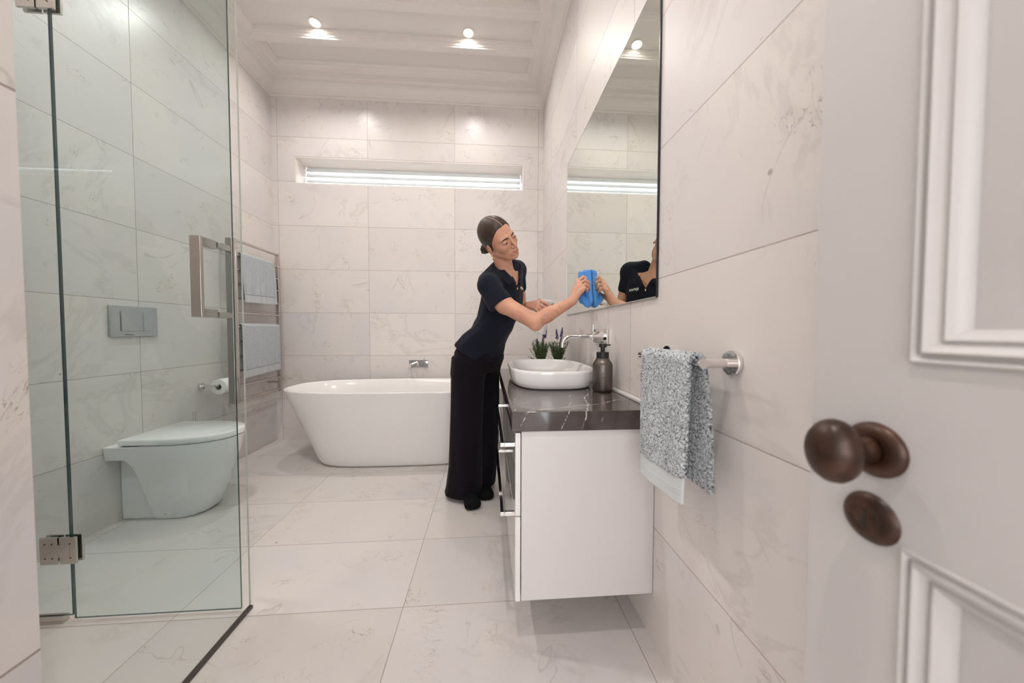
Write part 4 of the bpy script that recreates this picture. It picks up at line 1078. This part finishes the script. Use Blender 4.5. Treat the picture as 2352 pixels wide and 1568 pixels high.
for s in (-1, 1):
    pts = [onhead(s*l, u, 0.0004) for l, u in ((0.0105, 0.0135), (0.018, 0.0155), (0.028, 0.0165), (0.039, 0.0145), (0.0465, 0.0105))]
    mk('eyebrow', TB(pts, [0.0022, 0.0032, 0.0032, 0.0026, 0.0010], 8), M_BROW, pr)
    pts = [hp(s*l, f, u) for l, f, u in ((0.0195, 0.0862, -0.0048), (0.025, 0.0893, -0.0020), (0.0315, 0.0908, -0.0012), (0.038, 0.0890, -0.0022), (0.0445, 0.0845, -0.0052))]
    mk('eyelashes', TB(pts, [0.0007, 0.0013, 0.0015, 0.0015, 0.0008], 6), M_BROW, pr)

# hair: sleek centre parting drawn back to a low bun
def hair_mat():
    m, t, p = newmat('dark_brown_hair'); g = NT(t); pos = g.n('ShaderNodeNewGeometry').outputs['Position']
    # strands run back along the head: stretch noise across the local frame
    def dot(v):
        nd = g.n('ShaderNodeVectorMath', operation='DOT_PRODUCT'); g.l(pos, nd.inputs[0]); nd.inputs[1].default_value = tuple(v); return nd.outputs['Value']
    cb = g.n('ShaderNodeCombineXYZ'); g.l(dot(Lh*90), cb.inputs[0]); g.l(dot((Fh*0.8+Uh*0.6)*7), cb.inputs[1]); g.l(dot((Uh-Fh*0.75)*240), cb.inputs[2])
    n = g.noise(cb.outputs[0], 1.0, 3, 0.6, 0.4)
    g.l(g.mix(g.maprange(n, 0.35, 0.68), (0.020, 0.012, 0.009), (0.075, 0.046, 0.032)), p.inputs['Base Color'])
    p.inputs['Roughness'].default_value = 0.42; p.inputs['Specular IOR Level'].default_value = 0.35
    b = g.n('ShaderNodeBump'); b.inputs['Strength'].default_value = 0.35; b.inputs['Distance'].default_value = 0.001; g.l(n, b.inputs['Height']); g.l(b.outputs[0], p.inputs['Normal'])
    return m
M_HAIR = hair_mat()
rf = Field(lo, hi, 0.0016)
rf.add(hell((0, -0.018, 0.031), (0.0760, 0.1030, 0.0905)))
rf.add(hell((0, -0.050, -0.020), (0.060, 0.055, 0.055)), 0.02)
sl, g3 = rf.sub(rf.lo, hi)
def local(g): 
    X, Y, Z = g; d = [X-HO[0], Y-HO[1], Z-HO[2]]; return [sum(d[j]*RH[i][j] for j in range(3))/HS for i in range(3)]
l3, f3, u3 = local(g3)
lim = 0.013+0.70*u3+0.008*np.clip(1-(np.abs(l3)/0.03), 0, 1)*(u3 > 0.04)-0.0
sb_ = (0.012 - (np.abs(l3) > 0.05)*0)  # sideburn
cut = (f3-np.where(u3 < 0.0, np.maximum(lim, 0.012), np.maximum(lim, 0.012)))*HS*0.8
low = np.where(f3 < -0.01, (-0.056-u3), (-0.034-u3))*HS
ear = (0.020 - np.sqrt((f3+0.008)**2/0.85+(u3+0.022)**2*0.50))*HS
behind = np.maximum((f3+0.012), -(u3+0.020))*HS*1.0
ccut = np.maximum(cut, low)
ccut = np.maximum(ccut, np.where(u3 < 0.0, (f3-0.010+(-0.010-u3)*0.5)*HS, -1))
part = (0.0016-np.abs(l3))*HS; part = np.where((f3 > -0.05) & (u3 > 0.05), np.minimum(part, (0.1180-0)*1.0), -1)
rf.F = np.maximum(rf.F, ccut)
# shallow valley along the parting
inner = rf.F+0.0042*np.exp(-(l3/0.0030)**2)*((f3 > -0.06) & (u3 > 0.03))
rf.F = inner.astype(np.float32)
BN = np.array([-0.034, -0.098, -0.040]); rf.add(hell(BN, (0.023, 0.021, 0.025)), 0.008)
for k in range(7):
    a_k = k*0.9; rf.add(hcap(BN+np.array([0.017*math.cos(a_k)-0.005, -0.008+0.004*math.sin(k), 0.019*math.sin(a_k)]), BN+np.array([0.017*math.cos(a_k+0.9)-0.005, -0.010, 0.019*math.sin(a_k+0.9)]), 0.0075), 0.002)
def hm(C):
    q = hl(C); return ((np.abs(q[:, 0]+0.0*q[:, 1]) < 0.0016) & (q[:, 1] > -0.035) & (q[:, 2] > 0.06)).astype(int)
mesh_obj('hair', rf.mesh(), [M_HAIR, M_SCALP], pr, hm)
bm = bmesh.new(); rh_ = random.Random(4)
for k in range(9):
    b0 = BN+np.array([rh_.uniform(-0.03, 0.0), rh_.uniform(-0.02, 0.0), rh_.uniform(-0.015, 0.02)]); b1 = b0+np.array([rh_.uniform(-0.02, 0.01), rh_.uniform(-0.02, 0.0), rh_.uniform(-0.03, 0.02)]); b2 = b1+np.array([rh_.uniform(-0.02, 0.0), 0, rh_.uniform(-0.02, 0.0)])
    tube(bm, [hp(*b0), hp(*b1), hp(*b2)], 0.00022, 4)
mk('loose_hair', bm, M_HAIR, pr)

# jewellery
def torus_pts(c, r, nrm, n=28):
    x, y = frame_at(nrm); c = Vector(c); return [c+(x*math.cos(t)+y*math.sin(t))*r for t in [2*math.pi*k/n for k in range(n+1)]]
ec_ = hp(-0.0775, 0.003, -0.057)
mk('earring', TB(torus_pts(ec_+np.array([0, 0, -0.006]), 0.0078, Fh), 0.0019, 8), M_GOLD, pr)
mk('earring', TB(torus_pts(hp(-0.0790, -0.006, -0.047), 0.0050, Fh), 0.0013, 8), M_GOLD, pr)

# ------------------------------------------------------------------ polo shirt
def folds(th, Z): return 0.014*np.sin(th*5+Z*9)+0.010*np.sin(th*9-Z*23)+0.020*np.sin(Z*70+np.sin(th+0.6)*3.5)*np.exp(-((Z-1.05)/0.055)**2)+0.008*np.sin(Z*40+th*3)
SHR = [(1.385, .115, 1.925, .070, .058), (1.350, .104, 1.925, .115, .078), (1.31, .098, 1.93, .138, .094), (1.26, .090, 1.935, .156, .106), (1.17, .081, 1.94, .156, .112), (1.10, .062, 1.95, .146, .108), (1.04, .030, 1.97, .150, .112), (1.00, -.004, 1.985, .166, .122), (0.945, -.038, 2.01, .178, .130), (0.885, -.050, 2.02, .176, .129), (0.840, -.052, 2.02, .174, .128)]
sf = Field((-0.26, 1.62, 0.80), (0.34, 2.25, 1.47), 0.0032)
sf.add(stack(SHR, [math.radians(q) for q in (50, 50, 51, 53, 55, 58, 58, 58, 58, 58, 58)], folds))
sf.add(cap(NK0-cn*0.015, SH_R+np.array([0, 0, 0.008]), 0.047, 0.050), 0.035); sf.add(cap(NK0-cn*0.015, SH_L+np.array([0, 0, 0.002]), 0.047, 0.047), 0.035)
sf.add(cap(V3(at(1146, 606, 1.88)), V3(at(1118, 645, 1.80)), 0.030, 0.047), 0.03); sf.add(cap(V3(at(1174, 606, 1.93)), SH_L+np.array([0, 0, 0.006]), 0.034, 0.046), 0.05)
HEMC = V3(at(1148, 701, 1.725)); ADIR = (EL_R-SH_R)/np.linalg.norm(EL_R-SH_R); sdir = np.array([0.50, -0.22, -0.84]); sdir /= np.linalg.norm(sdir)
sf.add(cap(SH_R, HEMC+(HEMC-SH_R)*0.45, 0.0545, 0.0650), 0.025); sf.add(cap(SH_R, MID_R+(MID_R-SH_R)*0.3, 0.052, 0.0560), 0.015)
hm_lo, hm_hi = HEMC-0.13, HEMC+0.13
# clean sleeve hem: keep only what lies before the hem plane, within reach of the sleeve
slh, gh = sf.sub(hm_lo, hm_hi); dn = (gh[0]-HEMC[0])*sdir[0]+(gh[1]-HEMC[1])*sdir[1]+(gh[2]-HEMC[2])*sdir[2]
tt = np.clip(((gh[0]-SH_R[0])*sdir[0]+(gh[1]-SH_R[1])*sdir[1]+(gh[2]-SH_R[2])*sdir[2]), 0, 0.3)
rad = np.sqrt((gh[0]-SH_R[0]-tt*sdir[0])**2+(gh[1]-SH_R[1]-tt*sdir[1])**2+(gh[2]-SH_R[2]-tt*sdir[2])**2)
torso = stack(SHR, [math.radians(q) for q in (50, 50, 51, 53, 55, 58, 58, 58, 58, 58, 58)], folds)[0](*gh)
sf.F[slh] = np.where((dn > -0.02), np.minimum(torso, np.maximum(sf.F[slh], dn)), sf.F[slh])
# left sleeve behind the body
sl2 = (EL_L-SH_L)/np.linalg.norm(EL_L-SH_L); sf.add(cap(SH_L, SH_L+sl2*0.10, 0.050, 0.050), 0.02)
# hem of the shirt, lower at the front
sl, g3 = sf.sub(sf.lo, sf.lo+sf.h*(sf.n-1)); hemz = 0.842+2.1*(g3[0]-0.02)**2
sf.F = np.maximum(sf.F, (hemz-g3[2])[:sf.n[0], :sf.n[1], :sf.n[2]])
# neck opening: a V down the front
Fc = np.array([0.80, -0.60, 0.0]); Lc = np.array([0.60, 0.80, 0.0])*1.0
NB = V3(at(1163, 628, 1.87))
VB = np.array([0.180, 1.838, 1.268])     # bottom of the V
SDIR = (NK1-NK0)/np.linalg.norm(NK1-NK0)
wf = []
X, Y, Z = g3
sf.add(cap(NK0-cn*0.03, NK1+cn*0.05, 0.054, 0.056), 0.004, 's')
fwd = (X-NB[0])*Fc[0]+(Y-NB[1])*Fc[1]; side = (X-VB[0])*Lc[0]+(Y-VB[1])*Lc[1]
vee = np.abs(side)-np.clip((Z-VB[2]), 0, 1)*0.70
vee = np.maximum(vee*0.8, 0.0-fwd+0.02); vee = np.maximum(vee, Z-1.46)
sf.F = np.maximum(sf.F, -vee.astype(np.float32)[:sf.n[0], :sf.n[1], :sf.n[2]])
SHIRTM = sf.mesh()
shirt = mesh_obj('polo_shirt', SHIRTM, M_SHIRT, pr)
# skin in the neckline
# collar flaps lying on the shirt
sb = BVHTree.FromPolygons([Vector(v) for v in SHIRTM[0]], [tuple(int(i) for i in q) for q in SHIRTM[1]])
bb = BVHTree.FromPolygons([Vector(v) for v in BODY1[0]], [tuple(int(i) for i in q) for q in BODY1[1]])
def strip(name, rows, th, mat, parent):
    """rows: list of point lists of equal length; closed slab"""
    nu, nv = len(rows)-1, len(rows[0])-1
    def f(u, v): return rows[int(round(u*nu))][int(round(v*nv))]
    return mk(name, cloth_grid(f, nu, nv, th), mat, parent, angle=180)
def neckpt(a, h, r):
    """point round the neck: angle a (0 = front), height h along the neck axis, radius r"""
    x = V3(Fc)-cn*(V3(Fc)@cn); x /= np.linalg.norm(x); y = np.cross(cn, x)
    return NK0+cn*h+(x*math.cos(a)+y*math.sin(a))*r
def lerp(a, b, t): return a+(b-a)*t
def surf(u, v, d0=1.83, off=0.0035):
    """point on the shirt (or the neck) under a sight line, lifted slightly off the cloth"""
    o = Vector((0, 0, CAM_H)); d = (Vector(at(u, v, 2.0))-o).normalized(); best = None
    for tree in (sb, bb):
        h = tree.ray_cast(o, d, 4)
        if h[0] is not None and (best is None or h[3] < best[3]): best = h
    if best is None or best[3] > 2.2: 
        h = sb.find_nearest(Vector(at(u, v, d0))); return np.array(h[0])+np.array(h[1])*off
    return np.array(best[0])-np.array(d)*off*0.6+np.array(best[1])*off*0.6
def smooth_poly(P_, n):
    P_ = np.array(P_, float); t = np.linspace(0, len(P_)-1, n); return np.stack([np.interp(t, np.arange(len(P_)), P_[:, k]) for k in range(P_.shape[1])], 1)
def flap(inner, outer, d0, lift):
    I_, O_ = smooth_poly(inner, 15), smooth_poly(outer, 15); rows = []
    for a, b in zip(I_, O_):
        row = []
        for j in range(7):
            q = a+(b-a)*j/6; row.append(surf(q[0], q[1], d0, 0.0045+lift*math.sin(math.pi*j/6)))
        rows.append(row)
    A_ = np.array(rows); 
    for _ in range(3):
        A_[1:-1] = (A_[:-2]+2*A_[1:-1]+A_[2:])/4; A_[:, 1:-1] = (A_[:, :-2]+2*A_[:, 1:-1]+A_[:, 2:])/4
    return [[tuple(p) for p in r] for r in A_]
NEARFLAP = flap([(1139, 597), (1149, 609), (1160, 621), (1171, 633), (1182, 645)], [(1131, 606), (1139, 622), (1148, 636), (1157, 647), (1167, 657)], 1.80, 0.003)
strip('collar', NEARFLAP, 0.003, M_SHIRT, shirt)
mlat = np.array([0.60, 0.80, 0.0]); far = []
for r in NEARFLAP:
    row = []
    for j, p_ in enumerate(r[:5]):
        p_ = np.array(p_); q_ = p_-2*((p_-VB)@mlat)*mlat-0.026*mlat; loc, nor, ii, dd = sb.find_nearest(Vector(q_))
        if dd < 0.03: q_ = np.array(loc)+np.array(nor)*0.0045
        row.append(q_)
    far.append(row)
A_ = np.array(far)
for _ in range(2): A_[1:-1] = (A_[:-2]+2*A_[1:-1]+A_[2:])/4
strip('collar', [[tuple(p) for p in r] for r in A_], 0.003, M_SHIRT, shirt)
rows = []
for i in range(25):
    a = lerp(1.75, 2*math.pi-1.75, i/24); row = []
    for j in range(7): row.append(tuple(neckpt(a, lerp(0.040, -0.004, j/6), lerp(0.0555, 0.076, (j/6)**1.3))))
    rows.append(row)
strip('collar_stand', rows, 0.003, M_SHIRT, shirt)

# lettering on her left chest, laid on the cloth
def chest_text():
    bm = bottle_text(None, 'spruce', 0.028, 0, 0, off=0.0004)
    fc = bm.faces
    bmesh.ops.triangulate(bm, faces=bm.faces[:]); bmesh.ops.subdivide_edges(bm, edges=[e for e in bm.edges if e.calc_length() > 0.006], cuts=1)
    c = Vector((0.243, 1.914, 1.274)); loc, nor, ii, dd = sb.find_nearest(c)
    n = Vector((0.80, -0.60, 0.05)).normalized(); up = Vector((-0.12, 0.1, 1)); rt = up.cross(n).normalized(); up = n.cross(rt)
    for v in bm.verts:
        p = loc+rt*v.co.x+up*v.co.y+n*0.05; h = sb.ray_cast(p, -n, 0.12)
        v.co = (h[0]+n*(0.0010+v.co.z)) if h[0] is not None else loc+rt*v.co.x+up*v.co.y
    return bm
M_PRINT = simple('white_print', (0.82, 0.82, 0.84), 0.6)
mk('chest_logo', chest_text(), M_PRINT, shirt, smooth=False)
# necklaces, resting on the skin
def neckchain(h0, drop, rad, name='necklace'):
    pts = []
    for i in range(41):
        a = -math.pi+2*math.pi*i/40; k = (1+math.cos(a))/2
        p_ = neckpt(a, h0-drop*k**3, rad+0.03*k)
        loc, nor, ii, dd = bb.find_nearest(Vector(p_)); pts.append(tuple(Vector(loc)+Vector(nor)*0.0016) if loc is not None else tuple(p_))
    o = mk(name, TB(pts, 0.0012, 6), M_GOLD, pr); return pts[20], o
pp, nk = neckchain(0.002, 0.060, 0.054)
p2, nk2 = neckchain(0.010, 0.035, 0.052)
mk('pendant', LA([(0.0, 0.0), (0.0032, 0.003), (0.0038, 0.010), (0.002, 0.017), (0.0, 0.019)], Vector(pp)+Vector((0.004, -0.003, -0.018)), (0, 0, 1), n=12), M_GOLD, nk)

# ------------------------------------------------------------------ trousers and socks
def tf(th, Z): return (0.020*np.sin(th*4+1.3)+0.018*np.sin(th*7+Z*5)+0.010*np.sin(th*11-Z*11))*np.clip(1.1-Z, 0.25, 1)
tr_ = Field((-0.30, 1.78, 0.0), (0.20, 2.30, 0.98), 0.0042)
LR = [(0.028, -.152, 2.035, .112, .098), (0.06, -.146, 2.030, .108, .096), (0.20, -.136, 2.020, .100, .092), (0.40, -.130, 2.005, .096, .090), (0.60, -.122, 1.985, .096, .092), (0.76, -.114, 1.975, .100, .098), (0.86, -.104, 1.975, .100, .100)]
LL = [(0.034, -.024, 2.150, .072, .092), (0.06, -.022, 2.145, .074, .092), (0.20, -.018, 2.135, .078, .090), (0.40, -.010, 2.120, .080, .088), (0.60, -.006, 2.105, .080, .090), (0.74, -.006, 2.095, .080, .094), (0.86, -.004, 2.085, .092, .096)]
tr_.add(stack(LR, 0.0, tf)); tr_.add(stack(LL, 0.0, tf), 0.012)
tr_.add(stack([(0.955, -.030, 2.005, .150, .112), (0.90, -.048, 2.02, .172, .126), (0.85, -.052, 2.02, .172, .128), (0.78, -.074, 2.025, .150, .115)], math.radians(50)), 0.04)
# hollow cuffs so the feet come out of them
for rowz in (LR[0], LL[0]):
    tr_.add(cap((rowz[1], rowz[2], -0.02), (rowz[1], rowz[2], 0.09), min(rowz[3:])-0.012, min(rowz[3:])-0.025), 0.0, 's')
mesh_obj('trousers', tr_.mesh(), M_TROUSER, pr)
for an, toe in ((ANR, TOR), (ANL, TOL)):
    so = Field(np.minimum(an, toe)-0.07, np.maximum(an, toe)+0.08, 0.003)
    class _O: pass
    def add2(prim, k=0.0, op='u', so=so):
        fn, l_, h_ = prim; so.add(((lambda X, Y, Z, fn=fn: fn(X, Y, Z)-0.003), l_, h_), k, op)
    w2 = _O(); w2.add = add2; foot(an, toe, w2); so.add(cap(an, an+np.array([0, 0, 0.06]), 0.037, 0.035), 0.01)
    z3 = so.lo[2]+so.h*np.arange(so.n[2], dtype=np.float32); so.F = np.maximum(so.F, (0.001-z3)[None, None, :]).astype(np.float32)
    mesh_obj('sock', so.mesh(), M_SOCK, pr)

# ------------------------------------------------------------------ blue cloth pressed on the mirror
cl = thing('cleaning_cloth', (0.50, 1.67, 1.20), 'bright blue microfibre cloth bunched in the hand against the mirror', 'cloth')
cf = Field((0.40, 1.58, 1.10), (MX+0.01, 1.79, 1.345), 0.0020)
def slabc(pts, w, th, k=0.01):
    for a, b in zip(pts, pts[1:]): cf.add(cap(a, b, th, th), k)
# upright folded lobes hugging the glass
def C_(u, v, y): return P(u, v, y)
cf.add(cap(C_(1353, 628, 1.700), C_(1357, 690, 1.672), 0.020, 0.018))
cf.add(cap(C_(1345, 630, 1.725), C_(1350, 665, 1.700), 0.024, 0.020), 0.006)
cf.add(cap(C_(1333, 628, 1.770), C_(1334, 645, 1.760), 0.012, 0.014), 0.004)
cf.add(cap(C_(1341, 634, 1.745), C_(1343, 670, 1.735), 0.022, 0.022), 0.006)
cf.add(cap(C_(1349, 668, 1.680), C_(1358, 692, 1.665), 0.016, 0.014), 0.005)
cf.add(cap(C_(1337, 686, 1.690), C_(1351, 697, 1.680), 0.018, 0.021), 0.005)
cf.add(cap(C_(1336, 690, 1.700), C_(1341, 668, 1.705), 0.015, 0.020), 0.006)
cf.add(cap(C_(1330, 655, 1.755), C_(1338, 690, 1.730), 0.013, 0.017), 0.004); cf.add(cap(C_(1346, 674, 1.668), C_(1349, 706, 1.655), 0.0060, 0.0150), 0.002, 's')
cf.add(cap(C_(1341, 678, 1.675), C_(1337, 702, 1.650), 0.004, 0.009), 0.002, 's')
for (u, v, y, u2, v2, y2, r) in ((1351, 632, 1.675, 1355, 665, 1.655, 0.0045), (1345, 672, 1.66, 1347, 700, 1.64, 0.005), (1343, 628, 1.70, 1340, 640, 1.69, 0.004), (1354, 676, 1.655, 1357, 702, 1.640, 0.004)):
    cf.add(cap(C_(u, v, y), C_(u2, v2, y2), r, r), 0.003, 's')
sl, g3 = cf.sub(cf.lo, cf.lo+cf.h*(cf.n-1)); X, Y, Z = g3
cf.F = np.maximum(cf.F+0.0012*np.sin(X*260+Z*90)*np.sin(Y*200+Z*60), X-(MX-0.0012)).astype(np.float32)
mesh_obj('folded_cloth', cf.mesh(), M_CLOTH, cl)

# ------------------------------------------------------------------ spray bottle in her other hand
sbt = thing('spray_bottle', at(1240, 765, 1.925), 'translucent white spray bottle held in the hand nearer the back wall', 'spray bottle')
def frosted():
    m, t, p = newmat('frosted_plastic'); p.inputs['Base Color'].default_value = (0.80, 0.79, 0.77, 1); p.inputs['Roughness'].default_value = 0.25
    p.inputs['Alpha'].default_value = 0.55; return m
M_FROST = frosted()
b0, b1 = Vector(at(1239, 766, 1.945)), Vector(at(1252, 704, 1.945)); ax = (b1-b0).normalized(); Lb = (b1-b0).length
mk('bottle', LA([(0.0, 0.0), (0.033, 0.0), (0.037, 0.004), (0.037, Lb*0.55), (0.032, Lb*0.70), (0.017, Lb*0.88), (0.014, Lb)], b0, ax, n=36), M_FROST, sbt)
bm = bmesh.new(); lathe(bm, [(0.0, Lb+0.020), (0.015, Lb+0.018), (0.016, Lb), (0.016, Lb-0.008), (0.0, Lb-0.008)], b0, ax, n=28)
mk('screw_cap', bm, M_WHITEPLASTIC, sbt)
t0 = b0+ax*(Lb+0.018); t0 = t0+ax*0.012
bm = bmesh.new(); d = Vector((1, -0.1, -0.12)).normalized()
tube(bm, [t0-d*0.034, t0-d*0.028, t0+d*0.030, t0+d*0.040], [0.010, 0.0135, 0.0135, 0.008], 18); tube(bm, [t0+d*0.038, t0+d*0.048], 0.006, 14)
mk('spray_head', bm, M_FROST, sbt)
bm = bmesh.new(); q = t0+d*0.026-ax*0.006; tube(bm, [q, q-ax*0.018+d*0.004, q-ax*0.038+d*0.012], [0.005, 0.0042, 0.0035], 10)
mk('trigger', bm, M_WHITEPLASTIC, sbt)
